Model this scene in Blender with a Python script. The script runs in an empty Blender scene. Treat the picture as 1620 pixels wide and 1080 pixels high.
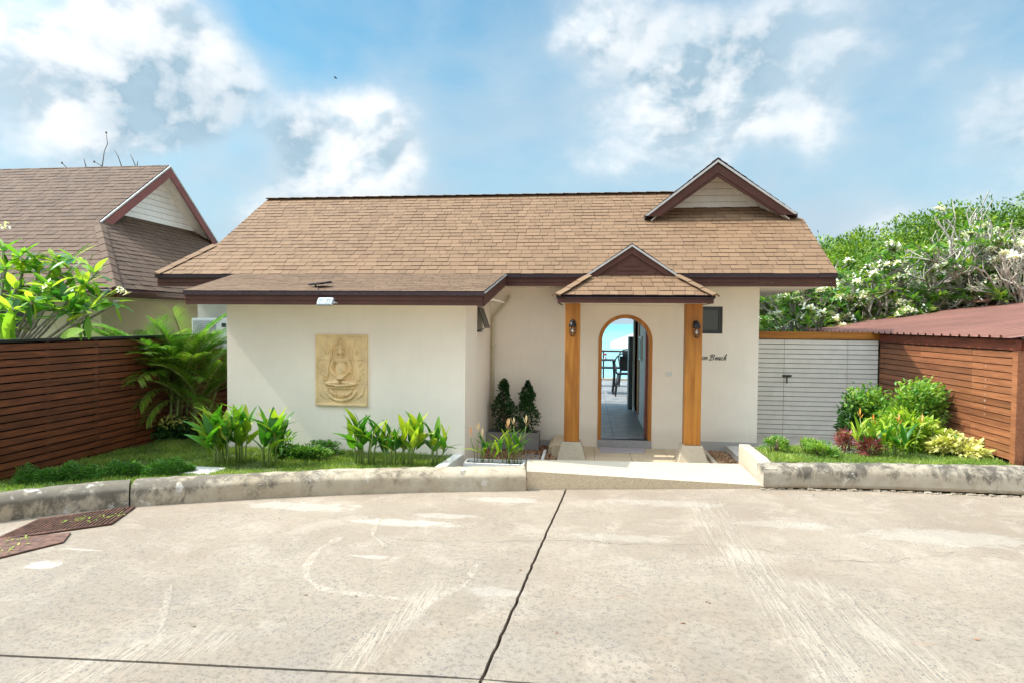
import bpy, bmesh, math, random
import numpy as np
from mathutils import Vector, Matrix
from math import radians, sin, cos, pi, tan, atan2
S = bpy.context.scene
COL = S.collection
# ------------------------------------------------------------------ camera
F = 990.0; TH = radians(6.9); PT = math.atan(29.5/F); RL = 0.0085; H = 2.02
f_ = Vector((-sin(TH)*cos(PT), cos(TH)*cos(PT), -sin(PT)))
r_ = Vector((cos(TH), sin(TH), 0)); u_ = r_.cross(f_)
R2 = r_*cos(RL)+u_*sin(RL); U2 = u_*cos(RL)-r_*sin(RL)
cam = bpy.data.cameras.new('camera'); camo = bpy.data.objects.new('camera', cam); COL.objects.link(camo)
m = Matrix.Identity(4)
for i in range(3):
    m[i][0] = R2[i]; m[i][1] = U2[i]; m[i][2] = -f_[i]
m[0][3], m[1][3], m[2][3] = 0, 0, H
camo.matrix_world = m
cam.sensor_width = 36; cam.lens = F/1620*36; cam.clip_start = .05; cam.clip_end = 20000
S.camera = camo
# ------------------------------------------------------------------ light
SUN = Vector((-1, -.07, 1.2)).normalized()
W = bpy.data.worlds.new('World'); S.world = W; W.use_nodes = True
nt = W.node_tree; nt.nodes.clear()
def N(t, ty, **k):
    n = t.nodes.new(ty)
    for a, b in k.items(): setattr(n, a, b)
    return n
def link(t, a, b): t.links.new(a, b)
def mth(t, op, a, b=None, c=None, clamp=False):
    n = N(t, 'ShaderNodeMath', operation=op); n.use_clamp = clamp
    for i, v in enumerate((a, b, c)):
        if v is None: continue
        if isinstance(v, (int, float)): n.inputs[i].default_value = v
        else: link(t, v, n.inputs[i])
    return n.outputs[0]
def vmth(t, op, a, b=None):
    n = N(t, 'ShaderNodeVectorMath', operation=op)
    for i, v in enumerate((a, b)):
        if v is None: continue
        if isinstance(v, (tuple, list, Vector)): n.inputs[i].default_value = tuple(v)
        else: link(t, v, n.inputs[i])
    return n.outputs['Value'] if op in ('DOT_PRODUCT', 'LENGTH', 'DISTANCE') else n.outputs[0]
def mrange(t, v, a, b, c=0., d=1., smooth=True):
    n = N(t, 'ShaderNodeMapRange'); n.interpolation_type = 'SMOOTHSTEP' if smooth else 'LINEAR'
    link(t, v, n.inputs[0])
    for i, x in enumerate((a, b, c, d)): n.inputs[i+1].default_value = x
    return n.outputs[0]
def noise(t, vec, scale, det=4, rough=.5, dist=0.):
    n = N(t, 'ShaderNodeTexNoise'); link(t, vec, n.inputs['Vector'])
    n.inputs['Scale'].default_value = scale; n.inputs['Detail'].default_value = det
    n.inputs['Roughness'].default_value = rough; n.inputs['Distortion'].default_value = dist
    return n.outputs[0]
def mixc(t, fac, a, b, mode='MIX'):
    n = N(t, 'ShaderNodeMix', data_type='RGBA', blend_type=mode)
    if isinstance(fac, (int, float)): n.inputs[0].default_value = fac
    else: link(t, fac, n.inputs[0])
    for i, v in ((6, a), (7, b)):
        if isinstance(v, (tuple, list)): n.inputs[i].default_value = (*v[:3], 1)
        else: link(t, v, n.inputs[i])
    return n.outputs[2]
sky = N(nt, 'ShaderNodeTexSky', sky_type='NISHITA'); sky.sun_disc = False
sky.sun_elevation = math.asin(SUN.z); sky.sun_rotation = atan2(SUN.x, SUN.y) % (2*pi)
sky.air_density = 1.2; sky.dust_density = .6; sky.ozone_density = 2.5
tc = N(nt, 'ShaderNodeTexCoord'); D = vmth(nt, 'NORMALIZE', tc.outputs['Generated'])
def pix(px, py):
    return (f_ + R2*((px-810)/F) - U2*((py-540)/F)).normalized()
# clouds are placed by compass direction round the whole sky; these are the ones seen from the drive
BL = [(225, 60, .15, .9), (140, 150, .13, .5), (330, 110, .09, .7), (300, 200, .08, .3), (470, 205, .10, .75), (575, 240, .10, .75), (640, 250, .05, .5), (560, 160, .26, .10), (1020, 200, .25, .10), (1480, 140, .3, .12), (60, 330, .2, .2), (700, 0, .07, .55),
      (930, 30, .10, .6), (1030, 90, .16, .75), (1130, 140, .08, .6), (900, 265, .10, .55), (1110, 245, .08, .55), (1290, 190, .06, .45), (1520, 90, .24, .62), (1560, 230, .12, .4),
      (790, 95, .05, .45), (430, 350, .09, .6), (650, 130, .08, .2), (1370, 370, .06, .45), (60, 260, .16, .3), (1270,30,.1,.35)]
HOLE = [(400, 170, .05, .4), (400, 260, .05, .5), (430, 60, .10, .4), (260, 280, .08, .3), (780, 30, .12, .3), (1130, 10, .1, .3), (860, 170, .12, .15), (1350, 230, .12, .35)]
def gauss(px, py, s, w):
    c = pix(px, py)
    d = vmth(nt, 'DISTANCE', D, c)
    q = mth(nt, 'MULTIPLY', mth(nt, 'POWER', mth(nt, 'DIVIDE', d, s), 2), -1)
    return mth(nt, 'MULTIPLY', mth(nt, 'POWER', 2.718, q), w)
acc = None
for b in BL: 
    g = gauss(*b); acc = g if acc is None else mth(nt, 'ADD', acc, g)
for b in HOLE: acc = mth(nt, 'SUBTRACT', acc, gauss(*b))
# thicker bright cloud out of view, added to fill the shaded walls
fill_cover = mth(nt, 'MULTIPLY', noise(nt, D, 1.6, 2), 2.1)
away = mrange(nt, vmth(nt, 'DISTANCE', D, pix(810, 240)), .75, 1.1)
acc = mth(nt, 'ADD', mth(nt, 'MULTIPLY', acc, mth(nt, 'SUBTRACT', 1, away)), mth(nt, 'MULTIPLY', fill_cover, away))
def cov(vec):
    wv = vmth(nt, 'MULTIPLY', vec, (1, 1, 1.5))
    n1 = noise(nt, wv, 5.8, 12, .55, .1)
    n2 = noise(nt, wv, 2.6, 4, .5)
    return mth(nt, 'ADD', mth(nt, 'MULTIPLY', n1, 1.45), mth(nt, 'MULTIPLY', n2, .45))
nA = cov(D); nB = cov(vmth(nt, 'ADD', D, tuple(Vector((-.6, -.1, .8))*.028)))
dens = mth(nt, 'ADD', nA, mth(nt, 'SUBTRACT', acc, 1.53))
mask = mrange(nt, dens, .06, .62)
mask1 = mth(nt, 'MULTIPLY', mrange(nt, dens, -.30, .42), .50)
shade = mrange(nt, mth(nt, 'SUBTRACT', nB, nA), -.12, .13, 0, .75)
brk = mrange(nt, noise(nt, vmth(nt, 'ADD', D, (.3, .1, .7)), 4, 6, .5, .3), .36, .62, .35, 1.2)
for b in [(300, 170, .09, 1.0), (395, 235, .06, .8), (270, 110, .045, .35), (240, 240, .06, .35), (1010, 60, .06, .45), (1180, 100, .09, .5), (1080, 170, .05, .25), (1500, 170, .12, .4), (1560, 60, .1, .3), (610, 270, .04, .3), (470, 240, .035, .35)]:
    shade = mth(nt, 'ADD', shade, mth(nt, 'MULTIPLY', gauss(*b), brk))
shade = mth(nt, 'MINIMUM', shade, 1.)
ccol = mixc(nt, shade, (4.0, 4.05, 4.1), (1.45, 2.05, 2.5))
# thin veil
veil = mth(nt, 'MULTIPLY', mrange(nt, noise(nt, vmth(nt, 'MULTIPLY', D, (1, 1, 2.2)), 2.3, 6, .55, .4), .32, .72), .5)
zz = N(nt, 'ShaderNodeSeparateXYZ'); link(nt, D, zz.inputs[0])
hz = mrange(nt, zz.outputs[2], -.02, .48, .85, .05)
base = mixc(nt, 1.0, sky.outputs[0], (.31, .63, .63), 'MULTIPLY')
c1 = mixc(nt, mth(nt, 'ADD', veil, hz, clamp=True), base, (1.95, 2.5, 2.95))
puff = mrange(nt, mth(nt, 'SUBTRACT', noise(nt, vmth(nt, 'ADD', D, tuple(Vector((-.6, -.1, .8))*.018)), 8.5, 7, .5), noise(nt, D, 8.5, 7, .5)), -.09, .09, -.32, .32)
ccol = mixc(nt, mth(nt, 'MAXIMUM', mth(nt, 'MULTIPLY', puff, .9), 0.), ccol, (1.9, 2.7, 3.2))
ccol = mixc(nt, mth(nt, 'MAXIMUM', mth(nt, 'MULTIPLY', puff, -1.5), 0.), ccol, (4.0, 4.05, 4.1))
c1 = mixc(nt, mask1, c1, (2.6, 2.95, 3.2))
c2 = mixc(nt, mth(nt, 'MULTIPLY', mask, .94), c1, ccol)
# unseen sky brightened towards the sun and overhead, added fill for shaded walls
sun_fill = mrange(nt, vmth(nt, 'DOT_PRODUCT', D, tuple(SUN)), .62, 1., 1., 4.8)
hi = mrange(nt, zz.outputs[2], .50, .80, 1., 1.7)  # overhead sky lifted too, added fill from out of view
sc0 = N(nt, 'ShaderNodeVectorMath', operation='SCALE'); link(nt, c2, sc0.inputs[0]); link(nt, mth(nt, 'MULTIPLY', sun_fill, hi), sc0.inputs['Scale']); c2 = sc0.outputs[0]
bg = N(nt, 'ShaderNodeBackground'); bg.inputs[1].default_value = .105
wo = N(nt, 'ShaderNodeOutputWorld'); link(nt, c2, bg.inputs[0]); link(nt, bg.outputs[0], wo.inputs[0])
sl = bpy.data.lights.new('sun', 'SUN'); sl.energy = 2.2; sl.angle = radians(.55); sl.color = (1, .94, .85)
so = bpy.data.objects.new('sun', sl); COL.objects.link(so); so.rotation_euler = SUN.to_track_quat('Z', 'Y').to_euler()
S.view_settings.view_transform = 'Standard'; S.view_settings.look = 'None'
S.view_settings.exposure = 1.42; S.view_settings.gamma = 1; S.view_settings.use_curve_mapping = False
try:
    S.cycles.max_bounces = 8; S.cycles.diffuse_bounces = 5; S.cycles.transparent_max_bounces = 8
except Exception: pass
# ------------------------------------------------------------------ helpers
def at(px, py, ax, v):
    d = f_ + R2*((px-810)/F) - U2*((py-540)/F)
    o = Vector((0, 0, H)); i = 'xyz'.index(ax); t = (v-o[i])/d[i]
    return o + d*t
def px_of(p):
    d = Vector(p)-Vector((0, 0, H)); w = d.dot(f_)
    return 810+F*d.dot(R2)/w, 540-F*d.dot(U2)/w
WO = {}
def _put(o, parent, world=Vector((0, 0, 0))):
    COL.objects.link(o)
    world = Vector(world)
    if parent is not None:
        o.parent = parent; o.location = world - WO.get(parent.name, Vector((0, 0, 0)))
    else: o.location = world
    WO[o.name] = world
    return o
def thing(name, label, cat, loc=(0, 0, 0), group=None):
    o = bpy.data.objects.new(name, None); o.empty_display_size = .1
    _put(o, None, loc); o['label'] = label; o['category'] = cat
    if group: o['group'] = group
    return o
def tag(o, label=None, cat=None, group=None, kind=None):
    for k, v in (('label', label), ('category', cat), ('group', group), ('kind', kind)):
        if v: o[k] = v
    return o
class MB:
    def __init__(s): s.v = []; s.f = []; s.mi = []; s.t = []; s.sm = []
    def add(s, vs, fs, mi=0, tint=.5, sm=False):
        b = len(s.v); s.v += [tuple(v) for v in vs]; s.f += [tuple(b+i for i in q) for q in fs]
        s.mi += [mi]*len(fs) if isinstance(mi, int) else list(mi); s.t += [tint]*len(vs); s.sm += [sm]*len(fs)
    def box(s, x0, x1, y0, y1, z0, z1, mi=0, tint=.5):
        s.add([(x0,y0,z0),(x1,y0,z0),(x1,y1,z0),(x0,y1,z0),(x0,y0,z1),(x1,y0,z1),(x1,y1,z1),(x0,y1,z1)],
              [(0,3,2,1),(4,5,6,7),(0,1,5,4),(1,2,6,5),(2,3,7,6),(3,0,4,7)], mi, tint)
    def prism(s, pts, vec, mi=0, tint=.5):
        n = len(pts); pts = [Vector(p) for p in pts]; vec = Vector(vec)
        nn = Vector((0,0,0))
        for i in range(n): nn += pts[i].cross(pts[(i+1) % n])
        if nn.dot(vec) > 0: pts = pts[::-1]
        s.add([*pts, *[p+vec for p in pts]], [tuple(range(n)), tuple(range(2*n-1, n-1, -1))]+[(i, i+n, (i+1) % n+n, (i+1) % n) for i in range(n)][::1], mi, tint)
    def tube(s, pts, rad, n=8, mi=0, tint=.5, cap=True):
        pts = [Vector(p) for p in pts]; rs = rad if isinstance(rad, (list, tuple)) else [rad]*len(pts)
        vs = []; prev = None
        for i, p in enumerate(pts):
            d = (pts[min(i+1, len(pts)-1)]-pts[max(i-1, 0)]).normalized()
            a = prev if prev is not None else (Vector((0,0,1)) if abs(d.z) < .9 else Vector((1,0,0)))
            x = (a-d*a.dot(d)).normalized(); prev = x; y = d.cross(x)
            for k in range(n):
                an = 2*pi*k/n; vs.append(p+(x*cos(an)+y*sin(an))*rs[i])
        fs = []
        for i in range(len(pts)-1):
            for k in range(n):
                a = i*n+k; b = i*n+(k+1) % n; fs.append((a, b, b+n, a+n))
        s.add(vs, fs, mi, tint, True)
        if cap:
            b = len(s.v)-len(vs); s.f += [tuple(b+k for k in range(n-1, -1, -1)), tuple(b+len(vs)-n+k for k in range(n))]; s.mi += [mi]*2; s.sm += [False]*2
    def lathe(s, prof, c=(0,0,0), n=16, mi=0, tint=.5):
        vs = []; c = Vector(c)
        for r, z in prof:
            for k in range(n): vs.append(c+Vector((r*cos(2*pi*k/n), r*sin(2*pi*k/n), z)))
        fs = [(i*n+k, i*n+(k+1) % n, (i+1)*n+(k+1) % n, (i+1)*n+k) for i in range(len(prof)-1) for k in range(n)]
        s.add(vs, fs, mi, tint, True)
    def mesh(s, name, mats):
        me = bpy.data.meshes.new(name); me.from_pydata(s.v, [], s.f)
        for mt in (mats if isinstance(mats, (list, tuple)) else [mats]): me.materials.append(mt)
        me.polygons.foreach_set('material_index', s.mi); me.polygons.foreach_set('use_smooth', s.sm)
        a = me.attributes.new('tint', 'FLOAT', 'POINT'); a.data.foreach_set('value', s.t)
        me.update(); return me
    def obj(s, name, mats, parent=None, bevel=0, segs=2, local=False):
        me = s.mesh(name, mats); o = bpy.data.objects.new(name, me)
        if bevel:
            bv = o.modifiers.new('bevel', 'BEVEL'); bv.width = bevel; bv.segments = segs; bv.limit_method = 'ANGLE'; bv.angle_limit = radians(35)
        if local and parent is not None:
            COL.objects.link(o); o.parent = parent; WO[o.name] = WO.get(parent.name, Vector((0,0,0)))
        else: _put(o, parent)
        return o
def box(name, x0, x1, y0, y1, z0, z1, mat, parent=None, bevel=0, tint=.5):
    b = MB(); b.box(min(x0,x1), max(x0,x1), min(y0,y1), max(y0,y1), min(z0,z1), max(z0,z1), 0, tint); return b.obj(name, mat, parent, bevel)
def place(name, mesh, parent, mat4):
    """link an object that shares mesh data, world matrix mat4, parent unrotated"""
    o = bpy.data.objects.new(name, mesh); COL.objects.link(o)
    mm = mat4.copy()
    if parent is not None:
        o.parent = parent; mm.translation = mm.translation - WO.get(parent.name, Vector((0,0,0)))
    o.matrix_local = mm
    return o
def fast_mesh(name, V, Q, mats, tint=None, smooth=False):
    me = bpy.data.meshes.new(name); V = np.asarray(V, np.float32); Q = np.asarray(Q, np.int32); k = Q.shape[1]
    me.vertices.add(len(V)); me.vertices.foreach_set('co', V.ravel())
    me.loops.add(Q.size); me.loops.foreach_set('vertex_index', Q.ravel())
    me.polygons.add(len(Q)); me.polygons.foreach_set('loop_start', np.arange(0, Q.size, k, dtype=np.int32))
    try: me.polygons.foreach_set('loop_total', np.full(len(Q), k, np.int32))
    except Exception: pass
    me.polygons.foreach_set('use_smooth', np.full(len(Q), smooth))
    for mt in (mats if isinstance(mats, (list, tuple)) else [mats]): me.materials.append(mt)
    if tint is not None:
        a = me.attributes.new('tint', 'FLOAT', 'POINT'); a.data.foreach_set('value', np.asarray(tint, np.float32))
    me.update(calc_edges=True); return me
# ------------------------------------------------------------------ materials
def newmat(name):
    m = bpy.data.materials.new(name); m.use_nodes = True; t = m.node_tree; t.nodes.clear()
    o = N(t, 'ShaderNodeOutputMaterial'); p = N(t, 'ShaderNodeBsdfPrincipled'); link(t, p.outputs[0], o.inputs[0])
    return m, t, p, o
def setp(p, **k):
    for a, v in k.items():
        i = p.inputs[a.replace('_', ' ')]
        i.default_value = (*v, 1) if isinstance(v, tuple) and len(v) == 3 else v
def bump(t, p, h, st=.3, dist=.01):
    b = N(t, 'ShaderNodeBump'); b.inputs['Strength'].default_value = st; b.inputs['Distance'].default_value = dist
    link(t, h, b.inputs['Height']); link(t, b.outputs[0], p.inputs['Normal'])
def pos(t): return N(t, 'ShaderNodeNewGeometry').outputs['Position']
def plain(name, c, rough=.5, metal=0., var=.08, sc=6., bst=0., spec=.5):
    m, t, p, o = newmat(name); P = pos(t); n = noise(t, P, sc, 5, .6)
    a = tuple(x*(1-var) for x in c); b = tuple(min(1, x*(1+var)) for x in c)
    link(t, mixc(t, mrange(t, n, .3, .7), a, b), p.inputs['Base Color'])
    setp(p, Roughness=rough, Metallic=metal); p.inputs['Specular IOR Level'].default_value = spec
    if bst: bump(t, p, noise(t, P, sc*14, 4, .6), bst, .004)
    return m
def stucco(name, c):
    m, t, p, o = newmat(name); P = pos(t)
    n = noise(t, P, 1.3, 6, .6); n2 = noise(t, vmth(t, 'MULTIPLY', P, (6, 6, .7)), 2.5, 5, .6)
    a = mixc(t, mrange(t, n, .3, .75), c, tuple(x*.93 for x in c))
    a = mixc(t, mth(t, 'MULTIPLY', mrange(t, n2, .5, .8), .11), a, (.48, .44, .34))
    z = N(t, 'ShaderNodeSeparateXYZ'); link(t, P, z.inputs[0])
    dirt = mth(t, 'MULTIPLY', mrange(t, mth(t, 'ADD', z.outputs[2], mth(t, 'MULTIPLY', n, .35)), .22, .50, 1, 0), .28)
    a = mixc(t, dirt, a, (.42, .37, .29))
    link(t, a, p.inputs['Base Color']); setp(p, Roughness=.85)
    bump(t, p, noise(t, P, 90, 4, .6), .12, .004); return m
def wood(name, c1, c2, stretch, rough=.45, spec=.4, bl=.35):
    m, t, p, o = newmat(name); P = pos(t); oi = N(t, 'ShaderNodeObjectInfo')
    sh = N(t, 'ShaderNodeCombineXYZ')
    for i in range(3): link(t, mth(t, 'MULTIPLY', oi.outputs['Random'], 37.+i*11), sh.inputs[i])
    v = vmth(t, 'MULTIPLY', vmth(t, 'ADD', P, sh.outputs[0]), stretch)
    g = noise(t, v, 1., 7, .62, .5); g2 = noise(t, vmth(t, 'ADD', P, sh.outputs[0]), 2.2, 3)
    a = mixc(t, mrange(t, g, .32, .68), c1, c2)
    a = mixc(t, mth(t, 'MULTIPLY', mrange(t, g2, .45, .75), bl), a, tuple(x*.45 for x in c1))
    hsv = N(t, 'ShaderNodeHueSaturation'); link(t, a, hsv.inputs['Color'])
    link(t, mrange(t, oi.outputs['Random'], 0, 1, .75, 1.25, False), hsv.inputs['Value'])
    link(t, hsv.outputs[0], p.inputs['Base Color']); setp(p, Roughness=rough); p.inputs['Specular IOR Level'].default_value = spec
    bump(t, p, g, .12, .004); return m
def leafmat(name, dark, mid, light, trans=.35, rough=.42, attr=True, spec=.4):
    m, t, p, o = newmat(name)
    at_ = N(t, 'ShaderNodeAttribute', attribute_name='tint'); oi = N(t, 'ShaderNodeObjectInfo')
    v = mth(t, 'ADD', at_.outputs['Fac'], mth(t, 'MULTIPLY', mth(t, 'SUBTRACT', oi.outputs['Random'], .5), .25))
    r = N(t, 'ShaderNodeValToRGB'); link(t, v, r.inputs[0]); e = r.color_ramp.elements
    e[0].position = .1; e[0].color = (*dark, 1); e[1].position = .9; e[1].color = (*light, 1); q = e.new(.5); q.color = (*mid, 1)
    n = noise(t, pos(t), 30, 3); c = mixc(t, mth(t, 'MULTIPLY', mrange(t, n, .4, .8), .25), r.outputs[0], tuple(x*.6 for x in mid))
    link(t, c, p.inputs['Base Color']); setp(p, Roughness=rough); p.inputs['Specular IOR Level'].default_value = spec
    tr = N(t, 'ShaderNodeBsdfTranslucent'); link(t, mixc(t, 1., c, (1.3, 1.35, .55), 'MULTIPLY'), tr.inputs[0])
    mx = N(t, 'ShaderNodeMixShader'); mx.inputs[0].default_value = trans
    link(t, p.outputs[0], mx.inputs[1]); link(t, tr.outputs[0], mx.inputs[2]); link(t, mx.outputs[0], o.inputs[0]); return m
def concrete(name, base, dark, light, mould=0., sc=1., thr=-.03):
    m, t, p, o = newmat(name); P = pos(t)
    n1 = noise(t, P, 1.1*sc, 8, .62, .3); n2 = noise(t, P, 9*sc, 8, .7); n3 = noise(t, P, 70*sc, 4, .7)
    a = mixc(t, mrange(t, n1, .35, .7), base, light)
    a = mixc(t, mth(t, 'MULTIPLY', mrange(t, n2, .45, .75), .55), a, dark)
    a = mixc(t, mth(t, 'MULTIPLY', mrange(t, n3, .5, .75), .3), a, dark)
    if mould:
        z = N(t, 'ShaderNodeSeparateXYZ'); link(t, P, z.inputs[0])
        n4 = noise(t, vmth(t, 'MULTIPLY', P, (1, 1, .6)), 4.2, 12, .78, .25)
        lf = mrange(t, z.outputs[0], -5.5, -1.5, .16, thr, False)
        top = mrange(t, z.outputs[2], .08, .24, -.05, .07)
        mk = mrange(t, mth(t, 'ADD', mth(t, 'ADD', n4, lf), top), .545, .69)
        a = mixc(t, mth(t, 'MULTIPLY', mk, mould), a, (.035, .03, .024))
        n5 = noise(t, P, 5., 8, .7, .4); a = mixc(t, mth(t, 'MULTIPLY', mrange(t, n5, .60, .66), .75), a, (.55, .52, .46))
    link(t, a, p.inputs['Base Color']); setp(p, Roughness=.9)
    bump(t, p, mth(t, 'ADD', n2, mth(t, 'MULTIPLY', n3, .5)), .45, .008); return m
def aggregate(name, c, k=1.):
    m, t, p, o = newmat(name); P = pos(t); v = N(t, 'ShaderNodeTexVoronoi'); link(t, P, v.inputs['Vector']); v.inputs['Scale'].default_value = 95
    r = N(t, 'ShaderNodeValToRGB'); s = N(t, 'ShaderNodeSeparateColor'); link(t, v.outputs['Color'], s.inputs[0]); link(t, s.outputs[0], r.inputs[0])
    e = r.color_ramp.elements; e[0].color = (c[0]*.55, c[1]*.5, c[2]*.42, 1); e[1].color = (min(1, c[0]*1.25), min(1, c[1]*1.25), min(1, c[2]*1.3), 1)
    q = e.new(.35); q.color = (*c, 1); q = e.new(.7); q.color = (c[0]*1.05, c[1]*1.0, c[2]*.9, 1)
    a = mixc(t, mth(t, 'MULTIPLY', mrange(t, noise(t, P, 2.5, 5), .4, .7), .15), mixc(t, k, c, r.outputs[0]), tuple(x*.75 for x in c))
    link(t, a, p.inputs['Base Color']); setp(p, Roughness=.8); bump(t, p, v.outputs['Distance'], .3, .004); return m
def shingle(name, cols, rough=.9):
    m, t, p, o = newmat(name); P = pos(t); at_ = N(t, 'ShaderNodeAttribute', attribute_name='tint')
    r = N(t, 'ShaderNodeValToRGB'); link(t, at_.outputs['Fac'], r.inputs[0]); e = r.color_ramp.elements
    e[0].position = 0; e[0].color = (*cols[0], 1); e[1].position = 1; e[1].color = (*cols[-1], 1)
    for i, c in enumerate(cols[1:-1]): q = e.new((i+1)/(len(cols)-1)); q.color = (*c, 1)
    n = noise(t, P, 160, 3, .8); n2 = noise(t, P, 1.2, 5, .6)
    a = mixc(t, mth(t, 'MULTIPLY', mrange(t, n, .35, .7), .35), r.outputs[0], tuple(x*.5 for x in cols[1]))
    a = mixc(t, mth(t, 'MULTIPLY', mrange(t, n2, .45, .75), .22), a, tuple(x*.55 for x in cols[1]))
    link(t, a, p.inputs['Base Color']); setp(p, Roughness=rough); bump(t, p, n, .35, .003); return m
M = {}
M['wall'] = stucco('cream_stucco', (.92, .832, .705)); M['wall2'] = stucco('neighbour_stucco', (.60, .54, .38)); M['wallg'] = stucco('grey_stucco', (.47, .45, .43))
M['tab'] = shingle('asphalt_shingle', [(.182,.102,.050),(.207,.119,.059),(.218,.126,.063),(.237,.138,.070)])
M['tabedge'] = plain('shingle_edge', (.045,.027,.03), .95, var=.3, sc=20)
M['tabn'] = shingle('old_asphalt_shingle', [(.10,.056,.031),(.118,.067,.037),(.126,.072,.040),(.14,.081,.045)])
M['tabnedge'] = plain('old_shingle_edge', (.03,.022,.025), .95, var=.3, sc=20)
M['fascia'] = plain('brown_fascia_paint', (.085,.034,.024), .6, var=.14, sc=3, spec=.25)
M['fascian'] = plain('red_brown_fascia', (.20,.052,.038), .45, var=.12, sc=3)
M['gutter'] = plain('brown_gutter', (.085,.03,.02), .3, var=.25, sc=4)
M['drip'] = plain('metal_drip_edge', (.50,.49,.46), .5, .1)
M['black'] = plain('black_edge', (.015,.014,.016), .5)
M['white'] = plain('white_paint', (.78,.77,.73), .45, var=.04)
M['siding'] = plain('white_siding', (.76,.72,.64), .5, var=.06)
M['gatew'] = plain('white_gate_paint', (.90,.86,.78), .4, var=.05)
M['teak'] = wood('golden_teak', (.50,.205,.03), (.31,.105,.013), (11, 11, .9), .5)
M['teakx'] = wood('golden_teak_beam', (.50,.205,.03), (.31,.105,.013), (.9, 11, 11), .5)
M['slatl'] = wood('red_brown_slat', (.19,.055,.02), (.08,.022,.009), (30, 2.2, 30), .5, bl=.7)
M['slatr'] = wood('chestnut_slat', (.27,.105,.045), (.17,.06,.025), (30, 2.0, 30), .5, bl=.3)
M['beamr'] = wood('worn_red_beam', (.28,.07,.035), (.17,.04,.022), (20, 2.0, 14), .55, bl=.5)
M['fpost'] = plain('dark_post', (.035,.018,.012), .6, var=.3)
M['gapshade'] = plain('painted_gap_shade', (.012,.009,.008), .95)  # near-black colour standing in for the shade between slats
M['kerb'] = concrete('weathered_kerb_concrete', (.36,.29,.195), (.17,.13,.08), (.44,.38,.285), mould=.68)
M['kerbr'] = concrete('weathered_planter_concrete', (.34,.28,.20), (.19,.15,.10), (.42,.375,.30), mould=.8, thr=.045)
M['aggt'] = aggregate('pebble_wash_cream', (.47,.40,.30), .35); M['aggf'] = aggregate('pebble_wash_tan', (.55,.44,.30), .6)
M['greyc'] = concrete('grey_planter_concrete', (.24,.225,.21), (.15,.14,.13), (.30,.285,.27), sc=2)
M['path'] = concrete('pale_path_concrete', (.5,.47,.42), (.36,.33,.29), (.58,.55,.5))
M['roofm'] = plain('red_brown_sheet_metal', (.25,.115,.085), .42, .0, var=.16, sc=.9)
M['rust'] = plain('rusty_iron', (.12,.055,.034), .85, .0, var=.5, sc=14, bst=.3)
M['dgrate'] = plain('drain_dark', (.03,.025,.02), .95)
M['soil'] = plain('dark_soil', (.055,.035,.022), .95, var=.4, sc=20, bst=.5)
M['bmetal'] = plain('black_metal', (.02,.021,.025), .35, .5)
M['frame'] = plain('dark_window_frame', (.03,.034,.033), .4)
M['frosted'] = plain('frosted_pane', (.075,.08,.065), .25, var=.25, sc=60)
M['tile'] = plain('dark_floor_tile', (.23,.23,.225), .42, var=.25, sc=3, spec=.35)
M['thresh'] = plain('grey_terrazzo', (.33,.32,.31), .6, var=.15, sc=40)
M['mat'] = plain('lilac_grey_mat', (.42,.38,.40), .9, var=.1, sc=60, bst=.5)
M['inwall'] = plain('pale_blue_interior', (.76,.79,.76), .6, var=.04)
M['stone'] = plain('carved_sandstone', (.78,.57,.30), .75, var=.12, sc=5, bst=.25)
M['plastic'] = plain('white_plastic', (.72,.72,.70), .4, var=.03)
M['grey'] = plain('grey_metal', (.40,.42,.45), .35, .5)
M['solar'] = plain('solar_panel_glass', (.012,.014,.025), .15)
M['pebble'] = leafmat('brown_pebble', (.17,.08,.035), (.30,.16,.08), (.42,.27,.15), 0, .7)
M['bark'] = plain('grey_bark', (.30,.27,.23), .85, var=.35, sc=18, bst=.4)
M['stem'] = plain('green_stem', (.16,.22,.05), .5, var=.3, sc=8)
M['cane'] = plain('palm_cane', (.22,.26,.07), .5, var=.35, sc=12)
M['barkw'] = plain('pale_bark', (.46,.42,.35), .85, var=.3, sc=18, bst=.4)
M['brown'] = plain('brown_branch', (.11,.075,.045), .85, var=.3, sc=20)
M['petal'] = leafmat('white_petal', (.80,.72,.45), (.85,.84,.78), (.9,.9,.87), .2)
M['orange'] = leafmat('orange_petal', (.75,.22,.03), (.85,.42,.08), (.9,.62,.25), .25)
M['peach'] = leafmat('peach_petal', (.8,.38,.2), (.85,.6,.35), (.9,.75,.5), .25)
M['pink'] = leafmat('pink_petal', (.6,.15,.28), (.7,.3,.4), (.8,.5,.55), .2)
M['lf_heli'] = leafmat('heliconia_leaf', (.03,.14,.015), (.10,.29,.022), (.40,.50,.04), .42)
M['lf_palm'] = leafmat('palm_leaflet', (.03,.11,.015), (.11,.28,.03), (.36,.48,.07), .4, .35)
M['lf_fr'] = leafmat('frangipani_leaf', (.035,.14,.025), (.20,.40,.045), (.46,.56,.07), .5, .33)
M['lf_frd'] = leafmat('far_frangipani_leaf', (.03,.12,.02), (.12,.26,.035), (.32,.40,.06), .4, .35)
M['lf_dark'] = leafmat('dark_glossy_leaf', (.008,.035,.008), (.022,.08,.015), (.06,.15,.03), .15, .3)
M['lf_shr'] = leafmat('shrub_leaf', (.035,.13,.018), (.13,.32,.04), (.36,.50,.08), .38)
M['lf_lime'] = leafmat('lime_leaf', (.12,.28,.02), (.34,.50,.045), (.58,.66,.10), .4)
M['lf_var'] = leafmat('variegated_leaf', (.14,.26,.04), (.50,.50,.11), (.75,.70,.28), .3)
M['lf_red'] = leafmat('burgundy_leaf', (.07,.018,.02), (.22,.045,.045), (.42,.13,.11), .25)
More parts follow.
